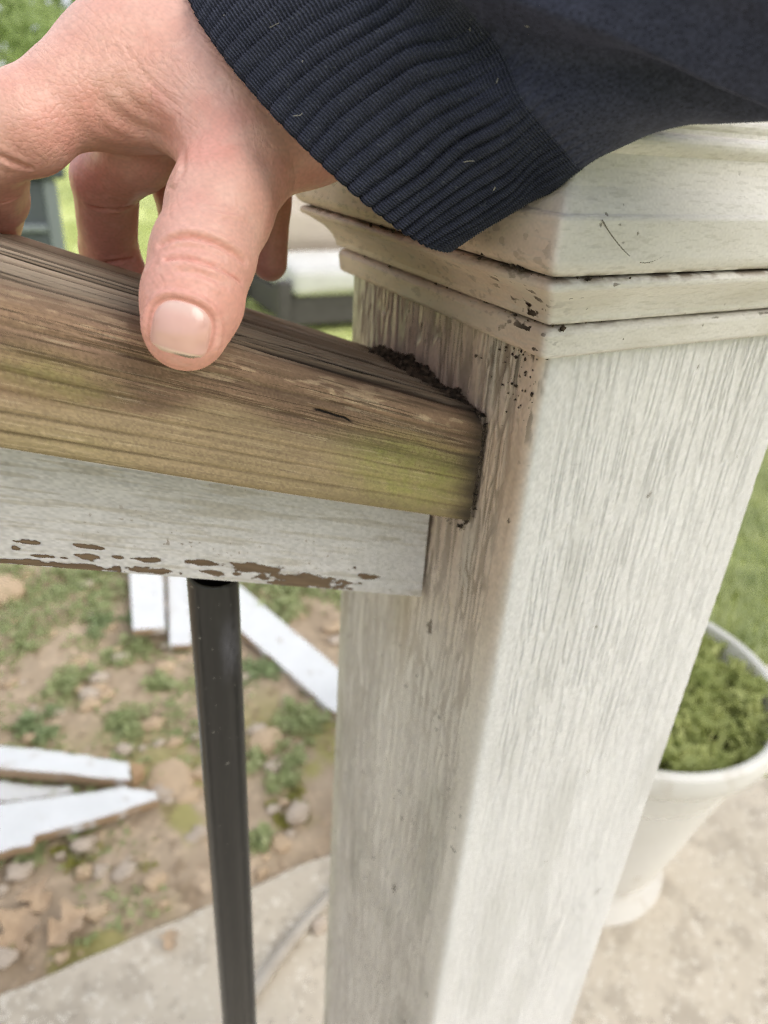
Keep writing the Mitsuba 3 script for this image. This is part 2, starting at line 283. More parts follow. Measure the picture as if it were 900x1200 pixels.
def leafmat(key, a, b, f=90.0, trans=0.0):
    col = proc(lambda p, n, uv: mix(a, b, noise(p.x * f, p.y * f, p.z * f)))
    if trans:
        scene[key] = {'type': 'principledthin', 'base_color': col, 'roughness': 0.55, 'diff_trans': trans, 'spec_trans': 0.0, 'eta': 1.4}
    else:
        mat(key, 0.55, col, spec=0.35)
leafmat('weed_leaf', (0.58, 0.61, 0.36), (0.37, 0.44, 0.21), trans=1.0)
leafmat('weed_leaf_dark', (0.44, 0.51, 0.30), (0.28, 0.36, 0.17), trans=0.9)
leafmat('moss_leaf', (0.36, 0.34, 0.09), (0.25, 0.25, 0.06), trans=0.6)
leafmat('pot_leaf', (0.58, 0.60, 0.27), (0.37, 0.42, 0.15), 70, trans=0.8)
leafmat('grass_blade', (0.70, 0.72, 0.43), (0.46, 0.52, 0.27), 14, trans=1.0)
leafmat('sunlit_grass', (0.74, 0.78, 0.40), (0.56, 0.62, 0.27), 30, trans=1.0)  # far lawn blades: sunlight put into a paler grass colour
leafmat('tree_leaf', (0.30, 0.42, 0.12), (0.20, 0.32, 0.08), 3, trans=1.0)
leafmat('tree_leaf_hazy', (0.52, 0.60, 0.30), (0.38, 0.48, 0.20), 2, trans=1.1)  # far crowns: haze put into the lighter leaf colour
mat('bark', 0.9, proc(lambda p, n, uv: mix((0.20, 0.15, 0.105), (0.10, 0.075, 0.055), fbm(p.x * 12, p.y * 12, p.z * 3))), spec=0.1)
mat('potting_soil', 0.95, (0.09, 0.065, 0.045), spec=0.1)
mat('stone_pale', 0.85, proc(lambda p, n, uv: mix((0.56, 0.48, 0.40), (0.38, 0.31, 0.24), fbm(p.x * 70, p.y * 70, p.z * 70))), spec=0.2)
mat('stone_tan', 0.9, proc(lambda p, n, uv: mix((0.56, 0.43, 0.295), (0.42, 0.31, 0.205), fbm(p.x * 50, p.y * 50, p.z * 50))), spec=0.15)
mat('leaf_litter', 0.8, proc(lambda p, n, uv: mix((0.60, 0.46, 0.32), (0.40, 0.28, 0.18), fbm(p.x * 120, p.y * 120, p.z * 120))), spec=0.2)
mat('grey_stick', 0.8, proc(lambda p, n, uv: mix((0.50, 0.46, 0.40), (0.36, 0.32, 0.27), fbm(p.x * 40, p.y * 90, p.z * 90))), spec=0.2)
mat('black_dirt', 0.95, proc(lambda p, n, uv: mix((0.015, 0.012, 0.010), (0.16, 0.12, 0.085), dr.square(noise(p.x * 700, p.y * 700, p.z * 700)))), spec=0.15)
mat('dark_wicker', 0.7, proc(lambda p, n, uv: mix((0.10, 0.092, 0.088), (0.055, 0.05, 0.048), noise(p.x * 90, p.y * 90, p.z * 60))), spec=0.3)
mat('pale_cushion', 0.9, proc(lambda p, n, uv: mix((0.66, 0.655, 0.63), (0.56, 0.55, 0.52), fbm(p.x * 12, p.y * 12, p.z * 12))), spec=0.1)
mat('tan_cushion', 0.9, proc(lambda p, n, uv: mix((0.56, 0.49, 0.42), (0.47, 0.40, 0.33), fbm(p.x * 12, p.y * 12, p.z * 12))), spec=0.1)
mat('bin_grey', 0.6, proc(lambda p, n, uv: mix((0.085, 0.098, 0.108), (0.065, 0.075, 0.085), fbm(p.x * 9, p.y * 9, p.z * 9))), spec=0.3)
mat('bin_light', 0.6, (0.19, 0.215, 0.225), spec=0.3)
mat('blue_plastic', 0.4, (0.25, 0.48, 0.62))
mat('thread_grey', 0.7, (0.17, 0.155, 0.13))
mat('lint', 0.9, (0.42, 0.40, 0.34), spec=0.1)

def c_nail(p, n, uv):
    v, u = uv.y, uv.x                                                # v: -1 at the cuticle, 1 at the free edge
    c = mix((0.66, 0.375, 0.32), (0.71, 0.425, 0.37), noise(p.x * 300, p.y * 300, p.z * 300))
    c = mix(c, (0.76, 0.55, 0.50), smoothstep(-0.30, -0.80, v) * 0.7)
    c = mix(c, (0.78, 0.60, 0.47), smoothstep(0.80, 0.90, v + 0.06 * u * u) * 0.7)
    return mix(c, (0.22, 0.17, 0.13), smoothstep(0.90, 0.95, v + 0.10 * u * u) * smoothstep(-0.2, 0.2, u) * 0.9)
mat('nail', 0.16, proc(c_nail), lambda p, n, uv: noise(uv.x * 16, uv.y * 1.0), 0.00003, 2e-4, spec=0.5, clearcoat=1.0, clearcoat_gloss=0.9)

# ---------------------------------------------------------------- ground, walkway, dirt, lawn
GZ = -0.92
def bumpy_sheet(x0, x1, y0, y1, step, z, amp, freq, seed, mask=None):
    nx, ny = int((x1 - x0) / step) + 2, int((y1 - y0) / step) + 2
    X, Y = np.meshgrid(np.linspace(x0, x1, nx), np.linspace(y0, y1, ny), indexing='ij')
    Z = z + amp * (meshkit.fbm(np.stack([X * freq, Y * freq, X * 0], -1), 4, seed) - 0.5)
    if mask is not None: Z = mask(X, Y, Z)
    return mesh_of(np.stack([X, Y, Z], -1), grid_faces(nx, ny)[:, ::-1])

add('ground', mesh_of([(-120, -120, -1.0), (120, -120, -1.0), (120, 150, -1.0), (-120, 150, -1.0)], np.array([[0, 1, 2, 3]])), 'turf', kind='structure')
yard = bumpy_sheet(-9, 22, 0.46, 26, 0.14, -0.945, 0.03, 1.7, 3, lambda X, Y, Z: Z + 0.012 * (Y > 26) - 0.05 * (X < 0.55) * (Y < 1.9) * 0)
def sink(X, Y, Z):
    edge = 0.42 + 0.10 * np.sin(Y * 5)
    inside = sstep(0.62, 0.50, X) * sstep(1.75, 1.55, Y)
    Z = Z - 0.012 * sstep(0.53, 0.49, Y)
    return Z - 0.03 * (1 - inside)
add('lawn', yard, 'turf', True, kind='structure')
dirt = bumpy_sheet(-3.0, 0.75, 0.47, 1.85, 0.012, -0.925, 0.030, 9, 5, sink)
add('dirt_yard', dirt, 'bare_dirt', True, kind='structure')
def slab(x0, x1, y0, y1, zt, th, seed):
    r = 0.008
    sec = [(y0, zt - th), (y1, zt - th), (y1, zt - r), (y1 - 0.003, zt - 0.003), (y1 - r, zt)] + [(y, zt) for y in np.linspace(y1 - 0.02, y0, 60)]
    sec = np.array(sec)
    xs = np.arange(x0, x1 + 0.001, 0.02)
    V = np.zeros((len(xs), len(sec), 3))
    V[..., 0] = xs[:, None]; V[..., 1] = sec[:, 0]; V[..., 2] = sec[:, 1]
    w = (np.arange(len(sec)) >= 2) * (np.arange(len(sec)) < 5)
    V[..., 1] += w * 0.010 * (nfbm(V[..., 0] * 22, V[..., 2] * 30, seed) - 0.5)
    V[..., 2] += (np.arange(len(sec)) >= 3) * 0.004 * (nfbm(V[..., 0] * 30, V[..., 1] * 30, seed) - 0.5)
    return mesh_of(V, grid_faces(len(xs), len(sec), True)[:, ::-1])
add('walkway', slab(-3.0, 7.0, -1.6, 0.488, GZ, 0.12, 2), 'concrete', 30, kind='structure')

# ---------------------------------------------------------------- the post
W = 0.125
def square_loop(o, r, n_side, n_arc):
    """points and outward normals of a rounded square from -o to W+o, counter-clockwise from the near corner"""
    P, N = [], []
    lo, hi = -o, W + o
    corners = [((lo, lo), (1, 0), (0, -1)), ((hi, lo), (0, 1), (1, 0)), ((hi, hi), (-1, 0), (0, 1)), ((lo, hi), (0, -1), (-1, 0))]
    for k, (c, d, n) in enumerate(corners):
        c, d, n = np.array(c), np.array(d), np.array(n)
        L = hi - lo
        pn = np.array(corners[k - 1][2])
        cc = c + d * r - n * r
        for a in np.linspace(0, 1, n_arc, endpoint=False):
            m = pn * math.cos(a * math.pi / 2) + n * math.sin(a * math.pi / 2)
            P.append(cc + m * r); N.append(m)
        for t in np.linspace(0, 1, n_side[k], endpoint=False):
            P.append(c + d * (r + t * (L - 2 * r))); N.append(n)
    return np.array(P), np.array(N)

def grain(u, z, s):
    """embossed wood grain, 0 (flat) to 1 (groove)"""
    w = u + 0.0022 * npnoise(z * 9 + s, u * 25) + 0.0008 * npnoise(z * 60, u * 200 + s)
    a = 1 - np.abs(2 * npnoise(w * 430 + s, z * 24 + 3) - 1)
    b = 1 - np.abs(2 * npnoise(w * 640 + 7, z * 52 + s) - 1)
    return sstep(0.70, 0.92, np.maximum(a, 0.97 * b))

P, N = square_loop(0.0, 0.0042, (380, 10, 10, 380), 10)
zs = np.concatenate([np.arange(0.030, -0.20, -0.0012), np.arange(-0.20, -0.50, -0.003), np.arange(-0.50, GZ - 0.02, -0.01)])
V = np.zeros((len(zs), len(P), 3))
V[..., :2] = P; V[..., 2] = zs[:, None]
U = np.where(np.abs(N[:, 1]) > 0.5, P[:, 0], P[:, 1])
face = (np.arange(len(P)) * 0)[None] + np.where(N[:, 1] < -0.99, 1, np.where(N[:, 0] < -0.99, 2, 0))[None]
edge_fade = sstep(0.0065, 0.0125, U) * sstep(W - 0.0065, W - 0.0125, U)
UU, ZZ = np.broadcast_to(U, V.shape[:2]), np.broadcast_to(zs[:, None], V.shape[:2])
gr = np.where(face == 1, grain(UU, ZZ, 0.0), grain(UU, ZZ, 31.0)) * edge_fade * (face > 0) * (0.25 + 1.1 * nfbm(UU * 22, ZZ * 9, 40 + face, 3)) * np.where(face == 1, 1 - 0.35 * sstep(-0.10, -0.3, ZZ), 1)
peb = (nfbm(UU * 620, ZZ * 320, 2, 2) - 0.5) * (0.00016 + 0.0003 * sstep(0.5, 0.7, npnoise(UU * 24, ZZ * 10, 51))) + (npnoise(UU * 60, ZZ * 20, 7) - 0.5) * 0.0006
V[..., :2] += N[None] * (-np.where(face == 1, 0.00058, 0.00085) * gr + peb)[..., None]
add('porch_post__shaft', mesh_of(V, grid_faces(len(zs), len(P), True)[:, ::-1]), 'post_paint', True)

def ring(profile, r=0.0014, n=110, seed=0, amp=0.00025):
    """a moulding: the (offset, z) profile, bottom to top, carried round the post with mitred corners"""
    pr = np.array(profile)
    d = np.r_[0, np.cumsum(np.hypot(*np.diff(pr, axis=0).T))]
    t = np.arange(0, d[-1], 0.0006)
    t = np.unique(np.r_[t, d])
    o, z = np.interp(t, d, pr[:, 0]), np.interp(t, d, pr[:, 1])
    L = [square_loop(a, r, (n, 12, 12, n), 5) for a in o]
    V = np.zeros((len(o), len(L[0][0]), 3))
    for i, (p_, n_) in enumerate(L):
        V[i, :, :2] = p_; V[i, :, 2] = z[i]
    nn = L[0][1]
    D = (nfbm(V[..., 0] * 120 + seed, V[..., 1] * 120, V[..., 2] * 160) - 0.5) * 2 * amp + (npnoise(V[..., 0] * 25, V[..., 1] * 25, V[..., 2] * 30 + seed) - 0.5) * 0.0007
    V[..., :2] += nn[None] * D[..., None]
    return mesh_of(V, grid_faces(len(o), V.shape[1], True)[:, ::1])

def arc(cx, cz, r, a0, a1, n=8):
    return [(cx + r * math.cos(math.radians(a)), cz + r * math.sin(math.radians(a))) for a in np.linspace(a0, a1, n)]
bead = [(-0.006, 0.0003), (0.002, 0.0003)] + arc(0.0022, 0.0022, 0.0021, -80, 0, 6) + arc(0.0018, 0.0064, 0.0029, 10, 80, 6) + [(-0.006, 0.0096)]
add('porch_post__bead_moulding', ring(bead, seed=1), 'cap_paint', 35)
cove = [(-0.006, 0.00975), (0.0030, 0.00975)] + arc(0.0044, 0.0112, 0.0011, -90, -10, 4) + [(0.0056, 0.0125), (0.0070, 0.0150), (0.0094, 0.0176), (0.0126, 0.0197), (0.0152, 0.0211)] + arc(0.0150, 0.0226, 0.0017, -40, 80, 6) + [(0.010, 0.0247), (-0.006, 0.0247)]
add('porch_post__cove_moulding', ring(cove, seed=2), 'cap_paint', 35)
cap = [(-0.006, 0.02485), (0.0140, 0.02485)] + arc(0.0142, 0.0292, 0.0043, -75, 0, 8) + [(0.0184, 0.0330), (0.0184, 0.0372)] + arc(0.0166, 0.0380, 0.0018, 10, 70, 4) + [
      (0.0158, 0.0425), (0.0140, 0.0455), (0.0126, 0.0490), (0.0118, 0.0525)] + arc(0.0116, 0.0552, 0.0022, -60, 85, 7) + [(0.0098, 0.0578)] + arc(0.0086, 0.0602, 0.0018, -50, 60, 5) + [(0.0088, 0.0650), (0.0080, 0.0660), (-0.02, 0.0690), (-0.0615, 0.0735)]
add('porch_post__cap', ring(cap, seed=3, amp=0.00018), 'cap_paint', 35)
tag('porch_post', 'weathered white square porch post with moulded cap and embossed wood grain', 'post')

# ---------------------------------------------------------------- the railing
def sloped_bar(sec, x0, x1, step, disp, zoff):
    """a section (y, h up from zoff) carried along x down the slope; ends cut plumb"""
    xs = np.arange(x0, x1 + 1e-6, step)
    sec = np.array(sec)
    t = np.roll(sec, -1, 0) - np.roll(sec, 1, 0)
    nrm = np.stack([t[:, 1], -t[:, 0]], -1); nrm /= np.linalg.norm(nrm, axis=1, keepdims=True)
    X = np.broadcast_to(xs[:, None], (len(xs), len(sec)))
    D = disp(X, np.broadcast_to(sec[:, 0], X.shape), np.broadcast_to(sec[:, 1], X.shape))
    V = np.zeros(X.shape + (3,))
    V[..., 0] = X
    V[..., 1] = sec[:, 0] + nrm[:, 0] * D
    V[..., 2] = zoff - SL * X + sec[:, 1] + nrm[:, 1] * D
    q = grid_faces(len(xs), len(sec), True)
    m = mesh_of(V, q)
    n, k = len(xs), len(sec)
    v = np.vstack([V.reshape(-1, 3), V[0].mean(0), V[-1].mean(0)])
    i = np.arange(k); j = (i + 1) % k
    caps = np.vstack([np.stack([j, i, np.full(k, n * k)], -1), np.stack([(n - 1) * k + i, (n - 1) * k + j, np.full(k, n * k + 1)], -1)])
    m = trimesh.Trimesh(v, np.vstack([m.faces, caps]), process=False)
    m.fix_normals()
    return m

def rect_section(y0, y1, h0, h1, radii, step):
    """counter-clockwise rounded rectangle in (y, h): radii for (y0,h0), (y1,h0), (y1,h1), (y0,h1)"""
    pts = []
    for (cy, ch, sy, sh, a0), r in zip(((y0, h0, 1, 1, 180), (y1, h0, -1, 1, 270), (y1, h1, -1, -1, 0), (y0, h1, 1, -1, 90)), radii):
        for a in np.linspace(a0, a0 + 90, max(4, int(r * 1.6 / step))):
            pts.append((cy + sy * r + r * math.cos(math.radians(a)), ch + sh * r + r * math.sin(math.radians(a))))
    pts = np.array(pts + [pts[0]])
    d = np.r_[0, np.cumsum(np.hypot(*np.diff(pts, axis=0).T))]
    t = np.linspace(0, d[-1], int(d[-1] / step), endpoint=False)
    return np.stack([np.interp(t, d, pts[:, 0]), np.interp(t, d, pts[:, 1])], -1)

def rail_relief(x, y, h):
    top = sstep(-0.006, -0.001, h) * sstep(0.0225, 0.030, y)
    front = sstep(0.0235, 0.0215, y)
    st = nfbm(y * 560 + npnoise(x * 30) * 1.2, x * 9, 2)
    d = -0.0017 * top * sstep(0.45, 0.60, st) * (0.35 + 0.65 * sstep(0.09, 0.03, y))
    hh = -h
    hw = hh + (npnoise(x * 14, 3) - 0.5) * 0.0016 + 0.010 * x
    for k, a in enumerate((0.0085, 0.0148, 0.0192, 0.0240, 0.0292, 0.0342)):
        d = d - front * 0.00035 * sstep(0.0009, 0.0001, np.abs(hw - a + (npnoise(x * 60, k * 7) - 0.5) * 0.0005))
        d = d + front * 0.00025 * sstep(0, 0.004, hw - a) * sstep(0.006, 0.004, hw - a)
    worn = sstep(-0.012, -0.001, h) * sstep(0.036, 0.022, y)
    d = d + worn * 0.0016 * (nfbm(x * 70, y * 260, h * 300) - 0.6)
    crack = sstep(0.0010, 0.0003, np.abs(hh - 0.0122 - 0.1 * (x + 0.056) + (npnoise(x * 420) - 0.5) * 0.0007)) * sstep(0.007, 0.005, np.abs(x + 0.056))
    d = d - front * 0.0008 * crack
    return d + 0.0012 * (npnoise(x * 12, y * 30, h * 30) - 0.5)
sec = rect_section(0.0211, 0.1098, -0.0402, 0.0, (0.0025, 0.004, 0.005, 0.0075), 0.0005)
add('railing__top_rail', sloped_bar(sec, -0.95, -0.0015, 0.002, rail_relief, -0.0262), 'old_wood', 35)
tag('railing__top_rail', 'weathered brown wooden handrail with green algae on its front face')
sec = rect_section(0.0463, 0.0843, 0.0, 0.0475, (0.0012, 0.0012, 0.001, 0.001), 0.0009)
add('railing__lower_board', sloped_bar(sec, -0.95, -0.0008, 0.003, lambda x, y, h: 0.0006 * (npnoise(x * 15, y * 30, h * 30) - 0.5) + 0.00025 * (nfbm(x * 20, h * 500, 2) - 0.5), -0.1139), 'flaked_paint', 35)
tag('railing__lower_board', 'white board under the handrail with brown flaked paint along its lower edge')
def tube_mesh(r0, r1, z0, z1, cx, cy, n=72, top_slope=0.0, dent=None):
    a = np.linspace(0, 2 * np.pi, n, endpoint=False)
    rows = []
    zt = z1
    for r, z, sl in [(r1, z0, 0), (r1, z1 - 0.0006, 1), (r1 - 0.0004, z1, 1), (r0 + 0.0003, z1, 1), (r0, z1 - 0.0006, 1), (r0, z1 - 0.03, 0)]:
        rows.append(np.stack([cx + r * np.cos(a), cy + r * np.sin(a), z - sl * SL * r * np.cos(a) * top_slope], -1))
    return mesh_of(np.array(rows), grid_faces(len(rows), n, True))
def baluster(key, x):
    zb = -0.1139 - SL * x
    add(key, tube_mesh(0.0076, 0.0093, zb - 0.70, zb - 0.0085, x, 0.0652, top_slope=0.35), 'black_metal', 35)
for k, x in enumerate((-0.0815, -0.1975, -0.3135, -0.4295)):
    baluster(num('railing__baluster', k), x)
tag('railing__baluster', 'black round metal baluster hanging under the white board')
sec = rect_section(0.0463, 0.0843, -0.0475, 0.0, (0.0012,) * 4, 0.004)
add('railing__bottom_rail', sloped_bar(sec, -0.95, -0.0008, 0.02, lambda x, y, h: 0 * x, -0.1139 - 0.70), 'white_paint', 35)
tag('railing', 'sloping stair railing of brown wood handrail and peeling white board fixed to the post', 'railing')

# black dirt caught where the handrail meets the post
def crumbs(spots, seed):
    R = rng(seed); ms = []
    base = trimesh.creation.icosphere(1)
    for (p, s) in spots:
        v = base.vertices * (0.6 + 0.8 * R.random((len(base.vertices), 1)))
        v = v * (s * (0.6 + 0.8 * R.random(3)))
        ms.append(trimesh.Trimesh(v + p, base.faces, process=False))
    return cat_mesh(ms)
R = rng(7); sp = []
def heap(y):
    return sstep(0.022, 0.045, y) * sstep(0.104, 0.09, y) * (0.25 + 1.1 * nfbm(y * 130, 3, 5, 3))
for k in range(3600):
    y = 0.022 + 0.080 * R.random()
    e = heap(y)
    u = R.random() ** 0.7
    x = -0.0006 - 0.0058 * e * u - abs(R.normal(0, 0.0007))
    z = -0.0262 - SL * x - 0.0004 + 0.0048 * e * (1 - u) * R.random() ** 0.4
    sp.append(((x, y, z), 0.00016 + 0.0013 * R.random() ** 4 * (0.3 + e)))
for k in range(60):                                                # thrown a little way along the rail and up the post
    y = 0.03 + 0.06 * R.random(); x = -0.004 - abs(R.normal(0, 0.004))
    sp.append(((x, y, -0.0262 - SL * x), 0.00012 + 0.0003 * R.random() ** 2))
for k in range(120):
    h = 0.036 * R.random() ** 1.6
    sp.append(((-0.0008 - abs(R.normal(0, 0.0005)), 0.0213 - abs(R.normal(0, 0.0004)), -0.0262 - 0.002 - h), 0.00014 + 0.0004 * R.random() ** 3))
for k in range(70):
    y = 0.024 + 0.016 * R.random()
    sp.append(((-0.0005 - abs(R.normal(0, 0.0006)), y, -0.0664 - 0.006 * R.random() ** 2), 0.00015 + 0.0006 * R.random() ** 3))
for k in range(110):                                              # in the joints of the mouldings
    t = R.random() ** 1.7 * 0.11
    o, z = [(0.0042, 0.0098), (0.0165, 0.0248), (0.0006, 0.0002)][R.integers(3)]
    o += R.normal(0, 0.0003); z += R.normal(0, 0.0004)
    sp.append(((-o, -o + t + 0.002, z) if R.random() < 0.8 else (-o + t * 0.25, -o, z), 0.00012 + 0.0006 * R.random() ** 4))
for k in range(60):                                               # specks running down below the near corner
    y = abs(R.normal(0.008, 0.008))
    sp.append(((-0.0001, 0.002 + y, -0.001 - abs(R.normal(0, 0.012))), 0.00012 + 0.0004 * R.random() ** 3))
add('dirt_crumbs', crumbs(sp, 8), 'black_dirt', True, 'black dirt crumbs packed into the joint between handrail and post', 'dirt', kind='stuff')

def tube(points, radius, sides=6):
    p = np.asarray(points, float)
    t = np.gradient(p, axis=0); t /= np.linalg.norm(t, axis=1, keepdims=True)
    a = np.cross(t, [0.3, 0.5, 0.81]); a /= np.linalg.norm(a, axis=1, keepdims=True)
    b = np.cross(t, a)
    r = np.broadcast_to(radius, (len(p),))[:, None, None]
    an = np.linspace(0, 2 * np.pi, sides, endpoint=False)
    V = p[:, None] + r * (np.cos(an)[None, :, None] * a[:, None] + np.sin(an)[None, :, None] * b[:, None])
    return mesh_of(V, grid_faces(len(p), sides, True))
# a dark hair stuck to the cap, right of its near corner
hx = CubicSpline([0, 0.25, 0.55, 0.85, 1], np.array([(-0.0065, 0.0385), (-0.0015, 0.0345), (0.0055, 0.0300), (0.0128, 0.0285), (0.0175, 0.0300)]))(np.linspace(0, 1, 30))
add('hair', tube(np.stack([hx[:, 0], np.full(30, -0.0187) + 0.0003 * sstep(0.038, 0.036, hx[:, 1]), hx[:, 1]], -1), 0.00017 * np.sin(np.linspace(0.9, 3.0, 30)) + 0.00003), 'thread_grey', True, 'thin dark curved hair stuck to the white cap beside its near corner', 'hair')

# ---------------------------------------------------------------- the hand
HAND = {
    'thumb': [(-0.0982, 0.0136, 0.0106, 0.0096), (-0.0948, 0.0182, 0.0160, 0.0110), (-0.0895, 0.0267, 0.0241, 0.0117), (-0.0818, 0.0363, 0.0340, 0.0124), (-0.0711, 0.0484, 0.0465, 0.0143), (-0.0504, 0.0604, 0.0622, 0.0225)],
    'index': [(-0.0921, 0.0763, 0.0631, 0.0148), (-0.1098, 0.0693, 0.0564, 0.0112), (-0.1214, 0.0666, 0.0495, 0.0116), (-0.1308, 0.0678, 0.0468, 0.0114), (-0.1301, 0.0992, 0.0302, 0.0098), (-0.1316, 0.1235, 0.0171, 0.0088)],
    'middle': [(-0.0774, 0.0927, 0.0695, 0.0160), (-0.0819, 0.0858, 0.0585, 0.0120), (-0.0907, 0.0870, 0.0436, 0.0110), (-0.0979, 0.1003, 0.0350, 0.0100), (-0.0967, 0.1172, 0.0124, 0.0092), (-0.0919, 0.1157, -0.0002, 0.0085)],
    'ring': [(-0.0600, 0.1079, 0.0743, 0.0155), (-0.0702, 0.0963, 0.0482, 0.0105), (-0.0737, 0.1052, 0.0339, 0.0092), (-0.0687, 0.1184, 0.0133, 0.0085), (-0.0650, 0.1187, 0.0004, 0.0080)],
    'pinky': [(-0.0417, 0.1160, 0.0728, 0.0145), (-0.0423, 0.1048, 0.0479, 0.0098), (-0.0442, 0.1039, 0.0280, 0.0078), (-0.0447, 0.1016, 0.0089, 0.0063)],
    'web': [(-0.0996, 0.0744, 0.0573, 0.0085), (-0.0763, 0.0605, 0.0570, 0.0105)],
    'wrist': [(-0.0244, 0.0702, 0.0833, 0.0225), (-0.0067, 0.0940, 0.0958, 0.0200)],
    'fore': [(0.0185, -0.0256, 0.0923, 0.0200)],
}
CREASES = [  # (depth, width, points on the skin), metres
    (0.0014, 0.0008, [(-0.1005, 0.0198, 0.0282), (-0.0980, 0.0181, 0.0297), (-0.0946, 0.0163, 0.0303), (-0.0903, 0.0147, 0.0294), (-0.0861, 0.0145, 0.0273), (-0.0829, 0.0156, 0.0250)]),
    (0.001, 0.0007, [(-0.1008, 0.0148, 0.0259), (-0.0982, 0.0132, 0.0265), (-0.0943, 0.0114, 0.0260), (-0.0901, 0.0109, 0.0245), (-0.0849, 0.0127, 0.0210)]),
    (0.0004, 0.0006, [(-0.0987, 0.0160, 0.0279), (-0.0944, 0.0141, 0.0283), (-0.0887, 0.0128, 0.0262)]),
    (0.0006, 0.0007, [(-0.0997, 0.0109, 0.0241), (-0.0951, 0.0091, 0.0237), (-0.0894, 0.0087, 0.0208)]),
    (0.00012, 0.0006, [(-0.0889, 0.0186, 0.0339), (-0.0843, 0.0192, 0.0335), (-0.0787, 0.0218, 0.0324)]),
    (0.0009, 0.0022, [(-0.1039, 0.0575, 0.0577), (-0.1006, 0.0582, 0.0535), (-0.0934, 0.0584, 0.0502), (-0.0888, 0.0498, 0.0486)]),
    (0.0006, 0.0018, [(-0.0994, 0.0569, 0.0595), (-0.0949, 0.0565, 0.0547), (-0.0892, 0.0507, 0.0514)]),
    (0.0003, 0.0012, [(-0.1067, 0.0575, 0.0554), (-0.1036, 0.0600, 0.0500), (-0.0976, 0.0620, 0.0477)]),
    (0.00025, 0.0007, [(-0.0965, 0.0575, 0.0668), (-0.0926, 0.0549, 0.0609), (-0.0874, 0.0481, 0.0558)]),
    (0.0008, 0.0007, [(-0.1284, 0.0565, 0.0428), (-0.1253, 0.0575, 0.0414), (-0.1224, 0.0585, 0.0403)]),
    (0.0006, 0.0006, [(-0.1294, 0.0757, 0.0305), (-0.1268, 0.0758, 0.0311), (-0.1245, 0.0763, 0.0322)]),
    (0.0007, 0.0007, [(-0.1044, 0.0957, 0.0279), (-0.0990, 0.0933, 0.0270), (-0.0921, 0.0931, 0.0283)]),
    (0.0007, 0.0006, [(-0.1005, 0.1085, 0.0090), (-0.0953, 0.1072, 0.0097), (-0.0905, 0.1089, 0.0104)]),
    (0.0004, 0.0006, [(-0.0945, 0.0347, 0.0387), (-0.0941, 0.0315, 0.0387)]),
    (0.00014, 0.0005, [(-0.1015, 0.0596, 0.0685), (-0.0988, 0.0573, 0.0645), (-0.0944, 0.0556, 0.0613)]),
    (0.00014, 0.0005, [(-0.0992, 0.0586, 0.0681), (-0.0965, 0.0566, 0.0641), (-0.0921, 0.0546, 0.0607)]),
    (0.00014, 0.0005, [(-0.0969, 0.0579, 0.0677), (-0.0941, 0.0559, 0.0637), (-0.0900, 0.0529, 0.0601)]),
    (0.00014, 0.0005, [(-0.0946, 0.0572, 0.0673), (-0.0918, 0.0549, 0.0632), (-0.0880, 0.0505, 0.0595)]),
    (0.00014, 0.0005, [(-0.0923, 0.0563, 0.0668), (-0.0896, 0.0535, 0.0627), (-0.0862, 0.0478, 0.0588)]),
    (0.00014, 0.0005, [(-0.0900, 0.0553, 0.0664), (-0.0875, 0.0515, 0.0622), (-0.0843, 0.0451, 0.0582)]),
    (0.00014, 0.0005, [(-0.0877, 0.0540, 0.0659), (-0.0856, 0.0490, 0.0617), (-0.0825, 0.0425, 0.0576)]),
    (0.00014, 0.0005, [(-0.0857, 0.0520, 0.0654), (-0.0837, 0.0466, 0.0612), (-0.0805, 0.0403, 0.0570)]),
    (0.00014, 0.0005, [(-0.0837, 0.0497, 0.0649), (-0.0817, 0.0443, 0.0607), (-0.0785, 0.0384, 0.0564)]),
    (0.00035, 0.0006, [(-0.1003, 0.0164, 0.0269), (-0.0944, 0.0128, 0.0272), (-0.0869, 0.0122, 0.0238)]),
    (0.0002, 0.0004, [(-0.0929, 0.0233, 0.0363), (-0.0873, 0.0203, 0.0354), (-0.0808, 0.0216, 0.0347)]),
    (0.0002, 0.0004, [(-0.0936, 0.0193, 0.0335), (-0.0868, 0.0179, 0.0329)]),
    (0.0004, 0.001, [(-0.0883, 0.0469, 0.0482), (-0.0905, 0.0355, 0.0443), (-0.0921, 0.0324, 0.0417)]),
]
NC, NU, NV, NN = [np.array(a) for a in ((-0.1013, 0.0049, 0.0133), (0.8910, -0.3873, -0.2369), (-0.3247, -0.1788, -0.9288), (-0.3174, -0.9044, 0.2850))]
NAIL = (0.0068, 0.0060)                                                # half width, half length
def cone_sdf(P, a, b):
    A, B = np.array(a[:3], np.float32), np.array(b[:3], np.float32)
    d = B - A
    h = np.clip(((P - A) @ d) / float(d @ d), 0, 1)
    return np.linalg.norm(P - A - h[..., None] * d, axis=-1) - (a[3] * (1 - h) + b[3] * h)
def smin(a, b, k):
    h = np.maximum(k - np.abs(a - b), 0) / k
    return np.minimum(a, b) - h * h * k * 0.25
def chain(P, J, k):
    out = None
    for a, b in zip(J[:-1], J[1:]):
        d = cone_sdf(P, a, b)
        out = d if out is None else smin(out, d, k)
    return out
